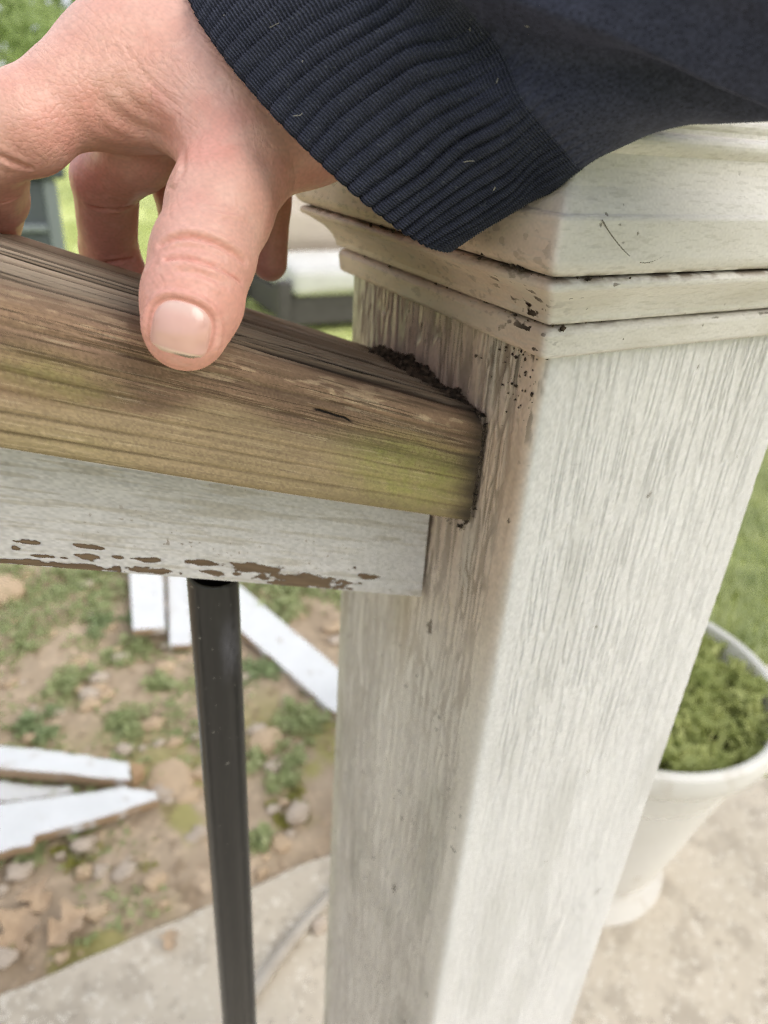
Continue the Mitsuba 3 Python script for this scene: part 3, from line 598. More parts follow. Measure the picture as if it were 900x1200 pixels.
def hand_sdf(P):
    P = np.asarray(P, np.float32)
    H = HAND
    w0, w1 = H['wrist']
    palm = None
    for a, b in ((H['index'][0], w0), (H['middle'][0], w0), (H['ring'][0], w1), (H['pinky'][0], w1), (w0, w1), (H['index'][0], H['middle'][0]),
                 (H['middle'][0], H['ring'][0]), (H['ring'][0], H['pinky'][0]), (w0, H['fore'][0]), (H['thumb'][-1], w0), (H['web'][0], H['web'][1]), (H['web'][1], H['middle'][0])):
        d = cone_sdf(P, a, b)
        palm = d if palm is None else smin(palm, d, 0.012)
    out = palm
    fs = [(chain(P, H[f], 0.0022 if f != 'thumb' else 0.004), k) for f, k in (('index', 0.009), ('middle', 0.005), ('ring', 0.007), ('pinky', 0.007), ('thumb', 0.012))]
    res = None
    for d, k in fs:
        m = smin(palm, d, k)
        res = m if res is None else np.minimum(res, m)
    return res
def grad(f, P, e=0.0004):
    return np.stack([f(P + np.eye(3, dtype=np.float32)[k] * e) - f(P - np.eye(3, dtype=np.float32)[k] * e) for k in range(3)], -1) / (2 * e)
def surface_nets(f, lo, hi, h):
    ax = [np.arange(a, b, h) for a, b in zip(lo, hi)]
    n = [len(a) for a in ax]
    D = np.empty(n, np.float32)
    for i in range(0, n[0], 24):
        G = np.stack(np.meshgrid(ax[0][i:i + 24], ax[1], ax[2], indexing='ij'), -1)
        D[i:i + 24] = f(G)
    S = D < 0
    c = np.zeros([k - 1 for k in n], np.int8)
    for a in (0, 1):
        for b in (0, 1):
            for e in (0, 1):
                c += S[a:n[0] - 1 + a, b:n[1] - 1 + b, e:n[2] - 1 + e]
    cells = np.argwhere((c > 0) & (c < 8))
    idx = -np.ones(c.shape, np.int64)
    idx[tuple(cells.T)] = np.arange(len(cells))
    v = np.array(lo) + (cells + 0.5) * h
    quads = []
    for k in range(3):
        o = [a for a in range(3) if a != k]
        sl0 = [slice(None)] * 3; sl1 = [slice(None)] * 3
        sl0[k] = slice(0, -1); sl1[k] = slice(1, None)
        e = np.argwhere(S[tuple(sl0)] != S[tuple(sl1)])
        e = e[(e[:, o[0]] > 0) & (e[:, o[1]] > 0) & (e[:, o[0]] < n[o[0]] - 1) & (e[:, o[1]] < n[o[1]] - 1)]
        q = []
        for du, dv in ((0, 0), (1, 0), (1, 1), (0, 1)):
            w = e.copy(); w[:, o[0]] -= du; w[:, o[1]] -= dv
            q.append(idx[tuple(w.T)])
        q = np.stack(q, -1)
        flip = S[tuple(e.T)]
        if k == 1: flip = ~flip
        q[~flip] = q[~flip][:, ::-1]
        quads.append(q)
    m = mesh_of(v, np.vstack(quads))
    for _ in range(3):
        d = f(m.vertices)
        g = grad(f, np.asarray(m.vertices, np.float32))
        m.vertices = m.vertices - g * (d / np.maximum((g * g).sum(-1), 0.2))[:, None]
    return m

hand = surface_nets(hand_sdf, (-0.155, -0.005, -0.014), (0.035, 0.145, 0.128), 0.0011)
trimesh.smoothing.filter_taubin(hand, iterations=6)
hand = hand.subdivide()
V = np.asarray(hand.vertices, np.float32)
for _ in range(2):
    V = V - grad(hand_sdf, V) * hand_sdf(V)[:, None]
N = grad(hand_sdf, V); N /= np.linalg.norm(N, axis=1, keepdims=True)
D = np.zeros(len(V))
for depth, width, pts in CREASES:
    pts = np.array(pts)
    t = np.linspace(0, 1, len(pts))
    c = CubicSpline(t, pts)(np.linspace(0, 1, 40)) if len(pts) > 2 else pts[0] + np.linspace(0, 1, 40)[:, None] * (pts[1] - pts[0])
    fade = np.sin(np.linspace(0.25, np.pi - 0.25, 40)) ** 0.6
    d, i = cKDTree(c).query(V, distance_upper_bound=width * 5)
    ok = np.isfinite(d)
    dd = d[ok]; a = fade[i[ok]]
    D[ok] += a * (-depth * np.exp(-(dd / width) ** 2) + 0.35 * depth * np.exp(-((dd - 2.2 * width) / (1.2 * width)) ** 2))
# nail: local frame on the thumb (NC centre, NU across, NV towards the tip, NN outwards)
q = V - NC
lu, lv, ln = q @ NU / NAIL[0], q @ NV / NAIL[1], q @ NN
def nail_r(a, b): return (np.abs(a) ** 2.6 + np.abs(b) ** np.where(b > 0, 4.0, 2.4)) ** (1 / 2.6)
on = ln > -0.006
rr = nail_r(lu, lv)
D += on * (-0.00045 * sstep(1.02, 0.9, rr) + 0.00085 * np.exp(-((rr - 1.16) / 0.11) ** 2) * sstep(0.9, 0.3, lv))
D += 0.00022 * (nfbm(V[:, 0] * 120, V[:, 1] * 120, V[:, 2] * 120) - 0.5) + 0.0006 * (nfbm(V[:, 0] * 45, V[:, 1] * 45, V[:, 2] * 45) - 0.5)
hand.vertices = V + N * D[:, None]
add('person__hand', hand, 'skin', True)
nr, nt = 26, 90
uvs, pts = [], []
for i in range(nr):
    for j in range(nt):
        th = 2 * np.pi * j / nt
        a, b = np.cos(th), np.sin(th)
        s = (i + 0.02) / (nr - 1 + 0.02) / nail_r(np.array(a), np.array(b))
        uvs.append((a * s, b * s))
uvs = np.array(uvs)
pp = (NC + NU * uvs[:, :1] * NAIL[0] + NV * uvs[:, 1:] * NAIL[1] + NN * 0.012).astype(np.float32)
for _ in range(40):
    pp = pp - (NN * np.maximum(hand_sdf(pp), 0)[:, None] * 0.85).astype(np.float32)
nrr = nail_r(uvs[:, 0], uvs[:, 1])
lift = 0.00032 - 0.0009 * sstep(0.86, 1.0, nrr) * sstep(0.75, 0.3, uvs[:, 1]) + 0.00035 * sstep(0.5, 0.95, uvs[:, 1]) - 0.0008 * sstep(0.985, 1.0, nrr) * (uvs[:, 1] > 0.5)
pp = pp + NN * lift[:, None]
add('person__thumb_nail', mesh_of(pp, grid_faces(nr, nt, True)), 'nail', True, uv=uvs)

# ---------------------------------------------------------------- the sleeve and its ribbed cuff
ST = [(-0.0648, 0.0936, 0.0892), (-0.0455, 0.0832, 0.1052), (-0.0227, 0.0605, 0.1157), (-0.0091, 0.0314, 0.1157), (0.0073, -0.0061, 0.1131), (0.0249, -0.0404, 0.1127), (0.0583, -0.0823, 0.1128), (0.0780, -0.2350, 0.1350), (0.1150, -0.4200, 0.1250)]
SB = [(-0.0377, 0.0040, 0.0279), (-0.0266, -0.0050, 0.0386), (-0.0177, -0.0138, 0.0477), (-0.0090, -0.0258, 0.0578), (-0.0018, -0.0413, 0.0628), (0.0062, -0.0619, 0.0649), (0.0323, -0.1009, 0.0649), (0.0700, -0.2350, 0.0400), (0.1050, -0.4200, 0.0250)]
SM = [0.031, 0.03, 0.028, 0.029, 0.03, 0.03, 0.03, 0.04, 0.045]
SE = [1.15, 1.12, 1.05, 0.95, 0.95, 0.95, 0.95, 0.95, 0.95]
SV = [(0.8854, 0.4131, -0.2131), (0.9090, 0.3574, -0.2144), (0.9074, 0.3154, -0.2777), (0.9033, 0.3058, -0.3009), (0.8610, 0.3296, -0.3873), (0.8255, 0.3191, -0.4655), (0.8627, 0.0786, -0.4996), (0.9700, 0.0000, 0.0000), (0.9700, 0.0500, 0.0000)]
ST, SB, SM, SV = np.array(ST), np.array(SB), np.array(SM), np.array(SV)
tk = np.arange(len(ST), dtype=float)
cE = CubicSpline(tk, SE)
cT, cB, cM, cV = CubicSpline(tk, ST), CubicSpline(tk, SB), CubicSpline(tk, SM), CubicSpline(tk, SV)
CUFF_END = 2.25
def sleeve(t, phi):
    """t along the arm (0 = cuff edge), phi round it (0 = upper edge, pi = lower edge, 3pi/2 = towards the viewer's side)"""
    T_, B_, b = cT(t), cB(t), cM(t)
    c, a = (T_ + B_) / 2, (T_ - B_) / 2
    v = cV(t)                                                        # the short axis of the section, away from the viewer's side
    v /= np.linalg.norm(v, axis=-1, keepdims=True)
    cp, sp_ = np.cos(phi), np.sin(phi)
    return c + a * cp[..., None] + v * (b * np.sign(sp_) * np.maximum(np.abs(sp_), 1e-6) ** cE(t))[..., None]
def build_sleeve(t0, t1, nt, nphi, disp):
    t, ph = np.meshgrid(np.linspace(t0, t1, nt), np.linspace(0, 2 * np.pi, nphi, endpoint=False), indexing='ij')
    Pp = sleeve(t, ph)
    dt = np.gradient(Pp, axis=0)
    dph = np.roll(Pp, -1, 1) - np.roll(Pp, 1, 1)
    n = np.cross(dph, dt); n /= np.linalg.norm(n, axis=-1, keepdims=True) + 1e-12
    out = Pp - (Pp.mean(1, keepdims=True))
    if (n * out).sum() < 0: n = -n
    return Pp + n * disp(t, ph, Pp)[..., None], n, t, ph
NRIB = 78
def folds(t, ph, P):
    """soft folds of the gathered cloth, common to cuff and sleeve"""
    g = np.exp(-((t - 2.0) / 0.55) ** 2)
    f = 0.0016 * g * np.sin(9 * ph + 2.2 * np.sin(t * 2.1) + 1.0) * (0.5 + npnoise(ph * 2.0, t * 1.2))
    f += 0.0030 * sstep(1.9, 2.8, t) * (nfbm(ph * 1.3 + t * 0.8, t * 1.1, 4, 2) - 0.5)
    p0 = 3.92 - 0.47 * (t - 3.0)                                    # the full upper cloth sags over the lower in one long fold
    a = sstep(1.3, 2.4, t)
    f += a * 0.0075 * sstep(-0.10, 0.16, ph - p0) * np.exp(-np.maximum(ph - p0 - 0.16, 0) / 0.7)
    f -= a * 0.0050 * np.exp(-((ph - p0 + 0.22) / 0.22) ** 2)
    f += a * 0.0030 * np.exp(-((ph - p0 - 1.15 + 0.1 * t) / 0.16) ** 2)
    return f
def rib(t, ph, amp_end):
    w = ph + 0.05 * (npnoise(t * 1.5, ph * 4) - 0.5)
    r = 1 - (1 - np.abs(np.sin(w * NRIB / 2))) ** 1.5
    amp = 0.0019 * sstep(amp_end, CUFF_END - 1.0, t) * (0.6 + 0.8 * npnoise(ph * 9, t * 0.7))
    return amp * (r - 0.6)
def cuff_disp(t, ph, P):
    edge = -0.0012 * sstep(0.10, 0.0, t) ** 2
    wave = 0.0012 * (nfbm(ph * 2.2, t * 0.9, 9, 2) - 0.5) * 2
    row = 0.00020 * np.sin(2 * np.pi * t / 0.036 + 1.6 * np.abs(np.cos((ph + 0.05 * (npnoise(t * 1.5, ph * 4) - 0.5)) * NRIB / 2)))
    return rib(t, ph, CUFF_END + 0.6) + edge + wave + folds(t, ph, P) + row
nt, nphi = 460, 1150
Pc, nc, tc, pc = build_sleeve(0.0, CUFF_END, nt, nphi, cuff_disp)
# turn the edge inwards and line the cuff
inner = [Pc[0] - nc[0] * 0.0006 + (Pc[0] - Pc[3]) * 0.25, Pc[0] - nc[0] * 0.0016 + (Pc[0] - Pc[3]) * 0.15] + [Pc[k] - nc[k] * 0.0024 for k in (2, 12, 30, 60, 100)]
full = np.concatenate([np.array(inner[::-1]), Pc])
uvc = np.concatenate([np.stack([np.zeros((len(inner), nphi)), np.broadcast_to(pc[0] / (2 * np.pi), (len(inner), nphi))], -1), np.stack([tc / 2.0, pc / (2 * np.pi)], -1)])
cm = mesh_of(full, grid_faces(full.shape[0], nphi, True))
add('person__sleeve__cuff', cm, 'rib_knit', True, uv=uvc.reshape(-1, 2))
def sleeve_disp(t, ph, P):
    return rib(t, ph, CUFF_END + 0.6) + folds(t, ph, P) + 0.0012 * (nfbm(ph * 2.2, t * 0.9, 9, 2) - 0.5) * 2 - 0.0002 * sstep(CUFF_END, CUFF_END - 0.02, t)
Ps, ns, ts, ps = build_sleeve(CUFF_END - 0.02, len(ST) - 1.0, 240, 1000, sleeve_disp)
close = np.concatenate([Ps, np.broadcast_to(Ps[-1].mean(0), (1,) + Ps[-1].shape)])
add('person__sleeve', mesh_of(close, grid_faces(241, 1000, True)), 'jacket_cloth', True, uv=np.stack([np.vstack([ts, ts[-1:]]) / 2, np.vstack([ps, ps[-1:]]) / (2 * np.pi)], -1).reshape(-1, 2))
R = rng(21); ms = []
for k in range(30):                                                  # lint on the cloth
    i, j = R.integers(10, nt - 5), int(nphi * (0.52 + 0.45 * R.random()))
    base = (Pc if k < 20 else Ps)
    i = i if k < 20 else R.integers(5, 120); j = j if k < 20 else int(1000 * (0.52 + 0.45 * R.random()))
    nn = (nc if k < 20 else ns)[i, j]
    p0 = base[i, j] + nn * 0.0003
    d = R.normal(size=3); d -= nn * (d @ nn); d /= np.linalg.norm(d)
    L = 0.0004 + 0.0030 * R.random() ** 4
    ms.append(tube(p0 + np.linspace(0, 1, 6)[:, None] * d * L + np.cumsum(R.normal(0, L * 0.06, (6, 3)), 0) + nn * 0.0002, 0.00004 + 0.00004 * R.random(), 5))
add('person__sleeve__lint', cat_mesh(ms), 'lint', True, kind='stuff')
tag('person', 'right hand in a navy jacket sleeve with ribbed cuff, pinching the brown wooden handrail', 'person')
tag('person__sleeve', 'dark navy jacket sleeve'); tag('person__sleeve__cuff', 'ribbed navy knit cuff')

# ---------------------------------------------------------------- white boards lying on the dirt
def plank(poly, z, th, seed, tilt=(0, 0), jag=0.0):
    pg = Polygon(poly).buffer(0)
    m = trimesh.creation.extrude_polygon(pg.buffer(-0.0015), th, engine='earcut')
    m = m.subdivide_to_size(0.02)
    v = np.array(m.vertices)
    c = np.array(pg.centroid.coords[0])
    v[:, 2] += z - th + (v[:, 0] - c[0]) * tilt[0] + (v[:, 1] - c[1]) * tilt[1]
    v[:, :2] += (np.stack([npnoise(v[:, 0] * 60 + seed, v[:, 1] * 60), npnoise(v[:, 0] * 60, v[:, 1] * 60 + seed)], -1) - 0.5) * jag
    v[:, 2] += 0.004 * (npnoise(v[:, 0] * 12, v[:, 1] * 12, seed) - 0.5)
    return trimesh.Trimesh(v, m.faces, process=False)
def board(k, poly, z, th, label, seed, m='white_paint', **kw):
    add(num('debris_board', k), plank(poly, z, th, seed, **kw), m, 25, label, 'board', 'white boards dumped on the dirt')
board(0, [(0.0202, 1.0955), (0.0837, 1.0796), (0.142, 1.345), (0.20, 1.62), (0.125, 1.63), (0.066, 1.37)], -0.893, 0.014, 'white board lying endwise on the dirt, left one of the pair behind the black baluster', 1, tilt=(0, -0.04))
board(1, [(0.0800, 1.0440), (0.122, 1.0265), (0.215, 1.36), (0.26, 1.56), (0.200, 1.57), (0.1455, 1.33)], -0.908, 0.012, 'white board tucked against the baluster, right one of the pair of endwise boards', 2, tilt=(0, -0.02))
board(2, [(0.2269, 1.0332), (0.150, 1.19), (0.205, 1.35), (0.2816, 1.1964), (0.3634, 0.8527), (0.43, 0.66), (0.375, 0.60), (0.3023, 0.7445)], -0.905, 0.014, 'long white board slanting across the dirt between the baluster and the post', 3)
board(3, [(-0.42, 0.995), (-0.2043, 0.8646), (-0.0541, 0.7579), (-0.0573, 0.7154), (-0.2407, 0.8324), (-0.45, 0.935)], -0.890, 0.018, 'narrow white board with a bare wood end, uppermost of the broken boards at the left', 4, tilt=(0.02, 0), jag=0.004)
board(4, [(-0.45, 0.90), (-0.2437, 0.835), (-0.205, 0.806), (-0.1474, 0.7753), (-0.1435, 0.7567), (-0.1861, 0.7697), (-0.2468, 0.7896), (-0.45, 0.85)], -0.918, 0.012, 'greyish splintered board wedged between the two broken white boards at the left', 5, jag=0.006)
board(5, [(-0.48, 0.83), (-0.2451, 0.7635), (-0.1146, 0.728), (-0.0688, 0.7172), (-0.0594, 0.7053), (-0.0262, 0.6877), (-0.0268, 0.6681), (-0.0908, 0.6691), (-0.1557, 0.6752), (-0.203, 0.6802), (-0.2077, 0.6668), (-0.2508, 0.6722), (-0.48, 0.70)], -0.893, 0.016, 'widest broken white board with a torn edge, nearest the walkway at the left', 6, jag=0.004)
add('debris_board_003__bare_end', plank([(-0.0541, 0.7584), (-0.034, 0.7465), (-0.0357, 0.7300), (-0.0570, 0.7150)], -0.889, 0.018, 9, jag=0.005), 'bare_timber', 25)
tag('debris_board_003__bare_end', 'bare brown timber end of the board')

# ---------------------------------------------------------------- stones, leaves, stick
def pebble(c, s, seed, flat=0.6):
    b = trimesh.creation.icosphere(3)
    v = b.vertices * (0.75 + 0.5 * meshkit.fbm(b.vertices * 1.3 + seed * 5.1, 3, seed))[:, None]
    v = v * (np.array([1, 0.8, flat]) * s)
    a = seed * 1.7
    v = v @ np.array([[math.cos(a), -math.sin(a), 0], [math.sin(a), math.cos(a), 0], [0, 0, 1]]).T
    return trimesh.Trimesh(v + np.array(c), b.faces, process=False)
STONES = [((0.004, 0.722, -0.930), 0.050, 0.35, 'stone_tan', 'flat tan stone lying just behind the baluster, right of the broken boards'),
          ((0.164, 0.566, -0.915), 0.020, 0.75, 'stone_pale', 'small pale stone on the dirt beside the post, near the walkway edge'),
          ((0.121, 0.533, -0.922), 0.017, 0.6, 'stone_tan', 'pinkish tan stone at the walkway edge, right of the baluster'),
          ((0.175, 0.740, -0.925), 0.032, 0.5, 'stone_tan', 'tan stone in the weeds between baluster and post'),
          ((-0.205, 1.40, -0.915), 0.052, 0.5, 'stone_tan', 'large tan clod at the left edge below the white board'),
          ((0.122, 0.386, -0.914), 0.013, 0.7, 'stone_pale', 'pale pebble on the walkway beside the stick'),
          ((-0.085, 0.985, -0.922), 0.020, 0.6, 'stone_pale', 'small pale stone among dirt left of the baluster, above the broken boards')]
for k, (c, s, fl, m, lab) in enumerate(STONES):
    add(num('stone', k), pebble(c, s, k + 1, fl), m, True, lab, 'stone')
R = rng(33); ms = []
for k in range(760):
    x, y = -0.5 + 1.1 * R.random(), 0.495 + 1.2 * R.random()
    b = trimesh.creation.icosphere(1)
    s = 0.003 + 0.019 * R.random() ** 3
    v = b.vertices * (0.6 + 0.7 * R.random((len(b.vertices), 1))) * np.array([1, 0.8, 0.6]) * s
    ms.append(trimesh.Trimesh(v + [x, y, -0.928 + 0.3 * s], b.faces, process=False))
add('gravel', cat_mesh(ms[:430]), 'stone_tan', True, 'small clods and gravel scattered over the bare dirt', 'gravel', kind='stuff')
add('gravel__pale_chips', cat_mesh(ms[430:]), 'stone_pale', True, kind='stuff')
def curled_leaf(c, L, seed, ang):
    R = rng(seed)
    u, w = np.meshgrid(np.linspace(0, 1, 14), np.linspace(-1, 1, 9), indexing='ij')
    lob = np.sin(np.pi * u) ** 0.6 * (0.34 + 0.16 * np.sin(u * 16 + seed))
    x, y = (u - 0.5) * L, w * lob * L
    z = 0.35 * L * np.abs(w) ** 1.6 * lob * 2 + 0.12 * L * np.sin(u * 5 + seed) + 0.03 * L * npnoise(u * 6, w * 4, seed)
    ca, sa = math.cos(ang), math.sin(ang)
    V = np.stack([c[0] + x * ca - y * sa, c[1] + x * sa + y * ca, c[2] + z], -1)
    return mesh_of(V, grid_faces(14, 9))
LEAVES = [((-0.245, 0.555, -0.925), 0.075, 0.9, 'curled dry brown leaf at the left edge beside the walkway'),
          ((-0.180, 0.535, -0.922), 0.060, 0.3, 'curled dry brown leaf lying on the walkway edge, second from the left'),
          ((-0.215, 0.60, -0.925), 0.050, 2.0, 'dry brown leaf behind the curled leaf at the left edge'),
          ((-0.064, 0.456, -0.916), 0.030, 1.3, 'small dark dry leaf alone on the concrete walkway')]
for k, (c, L, a, lab) in enumerate(LEAVES):
    add(num('dry_leaf', k), curled_leaf(c, L, k + 3, a), 'leaf_litter', True, lab, 'leaf')
sx = np.linspace(0, 1, 24)[:, None]
add('stick', tube(np.array([0.003, 0.335, GZ + 0.010]) + sx * np.array([0.205, 0.115, 0.0]) + np.stack([0 * sx[:, 0], 0.004 * np.sin(sx[:, 0] * 5), 0 * sx[:, 0]], -1), 0.0085 - 0.0015 * sx[:, 0], 12), 'grey_stick', True, 'pale grey stick lying on the walkway between baluster and post', 'stick')

# ---------------------------------------------------------------- weeds
def leaf_quads(c, d, n, L, Wd):
    """one folded leaf per row: base c, direction d, normal n"""
    s = np.cross(d, n); s /= np.linalg.norm(s, axis=1, keepdims=True) + 1e-9
    L, Wd = np.reshape(L, (-1, 1)), np.reshape(Wd, (-1, 1))
    p = np.stack([c, c + d * L * 0.5 + s * Wd + n * Wd * 0.3, c + d * L, c + d * L * 0.5 - s * Wd + n * Wd * 0.3], 1)
    k = np.arange(len(c))[:, None] * 4
    f = np.vstack([k + [0, 1, 2], k + [0, 2, 3]])
    return trimesh.Trimesh(p.reshape(-1, 3), f, process=False)
def dirs(R, n, up):
    d = R.normal(size=(n, 3)); d[:, 2] = np.abs(d[:, 2]) * up + 0.12
    return d / np.linalg.norm(d, axis=1, keepdims=True)
def unit(a): return a / np.linalg.norm(a, axis=1, keepdims=True)
def weed(c, rad, n, h, L, seed):
    R = rng(seed)
    k = 5 + int(rad * 90)
    a, r = R.random(k) * 6.283, np.sqrt(R.random(k)) * rad
    sub = np.stack([r * np.cos(a), r * np.sin(a)], -1)
    sr = rad * (0.18 + 0.30 * R.random(k)); sh = h * (0.4 + 0.8 * R.random(k))
    i = R.integers(0, k, n)
    a, q = R.random(n) * 6.283, np.sqrt(R.random(n))
    p = np.stack([c[0] + sub[i, 0] + q * sr[i] * np.cos(a), c[1] + sub[i, 1] + q * sr[i] * np.sin(a), c[2] + sh[i] * (0.15 + 0.85 * R.random(n)) * (1 - 0.7 * q ** 2)], -1)
    d = dirs(R, n, 0.5); nn = unit(np.cross(d, R.normal(size=(n, 3))) + [0, 0, 1.6])
    return leaf_quads(p, d, nn, L * (0.6 + 0.8 * R.random(n)), L * 0.32 * (0.6 + 0.8 * R.random(n)))
WEEDS = [((-0.124, 1.23), .10, 'weed_leaf', 'broad patch of pale green weeds under the white board at the left'),
         ((-0.041, 1.33), .11, 'weed_leaf', 'leafy green weed beside the pair of endwise white boards'),
         ((-0.007, 1.20), .07, 'weed_leaf_dark', 'darker green weed at the near end of the endwise white boards, left side'),
         ((-0.184, 1.21), .06, 'weed_leaf', 'small weed at the left edge near the tan clod'),
         ((0.004, 1.075), .045, 'weed_leaf', 'small weed just in front of the endwise white boards'),
         ((0.045, 0.965), .025, 'weed_leaf', 'tiny weed in bare dirt left of the baluster'),
         ((-0.107, 1.048), .045, 'weed_leaf', 'weed tuft in the middle of the bare dirt at the left'),
         ((-0.172, 0.932), .035, 'weed_leaf_dark', 'dark green weed just above the broken white boards'),
         ((-0.045, 0.872), .032, 'weed_leaf', 'small weed between the broken boards and the baluster'),
         ((-0.150, 0.640), .040, 'moss_leaf', 'yellow green moss tuft in front of the torn white board'),
         ((-0.235, 0.690), .035, 'weed_leaf', 'weed at the left edge under the torn white board'),
         ((0.178, 0.675), .050, 'weed_leaf', 'round green weed between the baluster and the post, nearest the walkway'),
         ((0.250, 0.775), .055, 'weed_leaf', 'green weed beside the post, in front of the slanting board'),
         ((0.439, 1.110), .13, 'weed_leaf', 'large bushy weed patch behind the slanting white board'),
         ((0.360, 1.250), .10, 'weed_leaf', 'weed patch just behind the upper end of the slanting board'),
         ((0.215, 0.895), .045, 'weed_leaf_dark', 'weed under the lower edge of the slanting board'),
         ((0.155, 0.600), .040, 'moss_leaf', 'yellow green mossy tuft beside the small pale stone'),
         ((-0.027, 0.600), .045, 'moss_leaf', 'low mossy patch left of the baluster, below the flat tan stone'),
         ((0.095, 0.560), .022, 'weed_leaf', 'tiny weed at the walkway edge beside the baluster'),
         ((-0.075, 1.42), .12, 'weed_leaf', 'weed patch farthest back at the left, against the white board'),
         ((0.02, 0.690), .030, 'moss_leaf', 'small mossy tuft touching the flat tan stone')]
for k, ((x, y), r, m, lab) in enumerate(WEEDS):
    low = m == 'moss_leaf'
    add(num('weed', k), weed((x, y, -0.932), r, int(160 + 30000 * r * r), (0.012 if low else 0.034) * (0.6 + r * 5), 0.010 if low else 0.017, 50 + k), m, False, lab, 'weed')
R = rng(91)
n = 14000
px, py = -0.6 + 1.2 * R.random(n), 0.50 + 1.3 * R.random(n)
keep = (nfbm(px * 9, py * 9, 3) + 0.25 * sstep(0.9, 1.4, py)) > 0.55
px, py = px[keep], py[keep]
d = dirs(R, len(px), 0.6); nn = unit(np.cross(d, R.normal(size=(len(px), 3))) + [0, 0, 1.2])
add('ground_cover', leaf_quads(np.stack([px, py, np.full(len(px), -0.928)], -1), d, nn, 0.010 + 0.012 * R.random(len(px)), 0.004 + 0.003 * R.random(len(px))), 'weed_leaf', False, 'scattered small green sprouts over the bare dirt', 'weeds', kind='stuff')

# ---------------------------------------------------------------- grass of the lawn
def blades(x, y, z, h, w, seed):
    R = rng(seed); n = len(x)
    a = R.random(n) * 6.283; lean = (0.15 + 0.5 * R.random(n)) * h
    dx, dy = np.cos(a), np.sin(a)
    b = np.stack([x, y, z], -1)
    s = np.stack([-dy, dx, 0 * a], -1) * np.reshape(w, (-1, 1)) / 2
    mid = b + np.stack([dx * lean * 0.35, dy * lean * 0.35, h * 0.6], -1)
    tip = b + np.stack([dx * lean, dy * lean, h], -1)
    p = np.stack([b - s, b + s, mid + s * 0.7, mid - s * 0.7, tip], 1)
    k = np.arange(n)[:, None] * 5
    return trimesh.Trimesh(p.reshape(-1, 3), np.vstack([k + [0, 1, 2], k + [0, 2, 3], k + [3, 2, 4]]), process=False)
def sow(key, plots, m, seed, label):
    R = rng(seed); xs, ys, hs, ws = [], [], [], []
    for x0, x1, y0, y1, n, h in plots:
        x, y = x0 + (x1 - x0) * R.random(n), y0 + (y1 - y0) * R.random(n)
        hh = h * (0.5 + 0.8 * R.random(n)) * (0.45 + 1.1 * nfbm(x * 5, y * 5, seed))
        xs.append(x); ys.append(y); hs.append(hh); ws.append(np.full(n, h * 0.12) * (0.7 + 0.6 * R.random(n)))
    xs, ys, hs, ws = map(np.concatenate, (xs, ys, hs, ws))
    add(key, blades(xs, ys, np.full(len(xs), -0.953), hs, ws, seed + 1), m, False, label, 'grass', kind='stuff')
sow('grass', [(0.72, 3.4, 0.50, 2.4, 60000, 0.055), (-0.7, 0.8, 1.75, 2.4, 9000, 0.05)], 'grass_blade', 101, 'patchy green grass and low weeds beyond the walkway and the white pot')
sow('grass_001', [(-1.0, 5.0, 2.4, 7.5, 70000, 0.055), (-2.0, 9.0, 7.5, 16.0, 40000, 0.08)], 'sunlit_grass', 111, 'mown grass of the far lawn seen between the fingers, sunlight put into its pale yellow green colour')


# ---------------------------------------------------------------- the flower pot
def lathe(prof, c, n=96):
    a = np.linspace(0, 2 * np.pi, n, endpoint=False)
    pr = np.array(prof)
    V = np.stack([c[0] + pr[:, :1] * np.cos(a), c[1] + pr[:, :1] * np.sin(a), np.broadcast_to(c[2] + pr[:, 1:], (len(pr), n))], -1)
    return mesh_of(V, grid_faces(len(pr), n, True))
PC = (0.5336, 0.3165, GZ)
body = [(0.001, 0.046), (0.098, 0.046), (0.106, 0.050), (0.112, 0.062), (0.124, 0.12), (0.140, 0.20), (0.156, 0.275), (0.163, 0.312), (0.165, 0.322),
        (0.176, 0.326), (0.183, 0.334), (0.1865, 0.346), (0.1875, 0.358), (0.185, 0.367), (0.179, 0.371), (0.173, 0.368), (0.171, 0.355), (0.162, 0.30), (0.155, 0.27)]
add('flower_pot__bowl', lathe(body, PC), 'pot_plastic', 40)
add('flower_pot__foot', lathe([(0.001, 0.048), (0.092, 0.048), (0.094, 0.030), (0.104, 0.016), (0.116, 0.010), (0.121, 0.005), (0.120, 0.0005), (0.001, 0.0005)], PC), 'pot_plastic', 40)
soil = lathe([(0.001, 0.335), (0.06, 0.332), (0.12, 0.325), (0.166, 0.318)], PC)
add('flower_pot__soil', soil, 'potting_soil', True)
tag('flower_pot', 'large off-white round plastic pot with rolled rim standing on the concrete beside the post', 'flower pot')
R = rng(77); n = 9000
a, r = R.random(n) * 6.283, np.sqrt(R.random(n)) * 0.160
x, y = PC[0] + r * np.cos(a), PC[1] + r * np.sin(a)
top = PC[2] + 0.335 + 0.045 * nfbm(x * 22, y * 28, 1) - 0.012 * (r / 0.16) ** 2
z = top - 0.025 * R.random(n) ** 2
d = dirs(R, n, 0.8); nn = unit(np.cross(d, R.normal(size=(n, 3))) + [0, 0, 1.0])
keepers = nfbm(x * 34 + 5, y * 34, 7) > 0.44
add('potted_plant', leaf_quads(np.stack([x, y, z], -1)[keepers], d[keepers], nn[keepers], 0.016 + 0.014 * R.random(keepers.sum()), 0.0045 + 0.0035 * R.random(keepers.sum())), 'pot_leaf', False, 'low mossy green plant filling the white pot', 'plant')

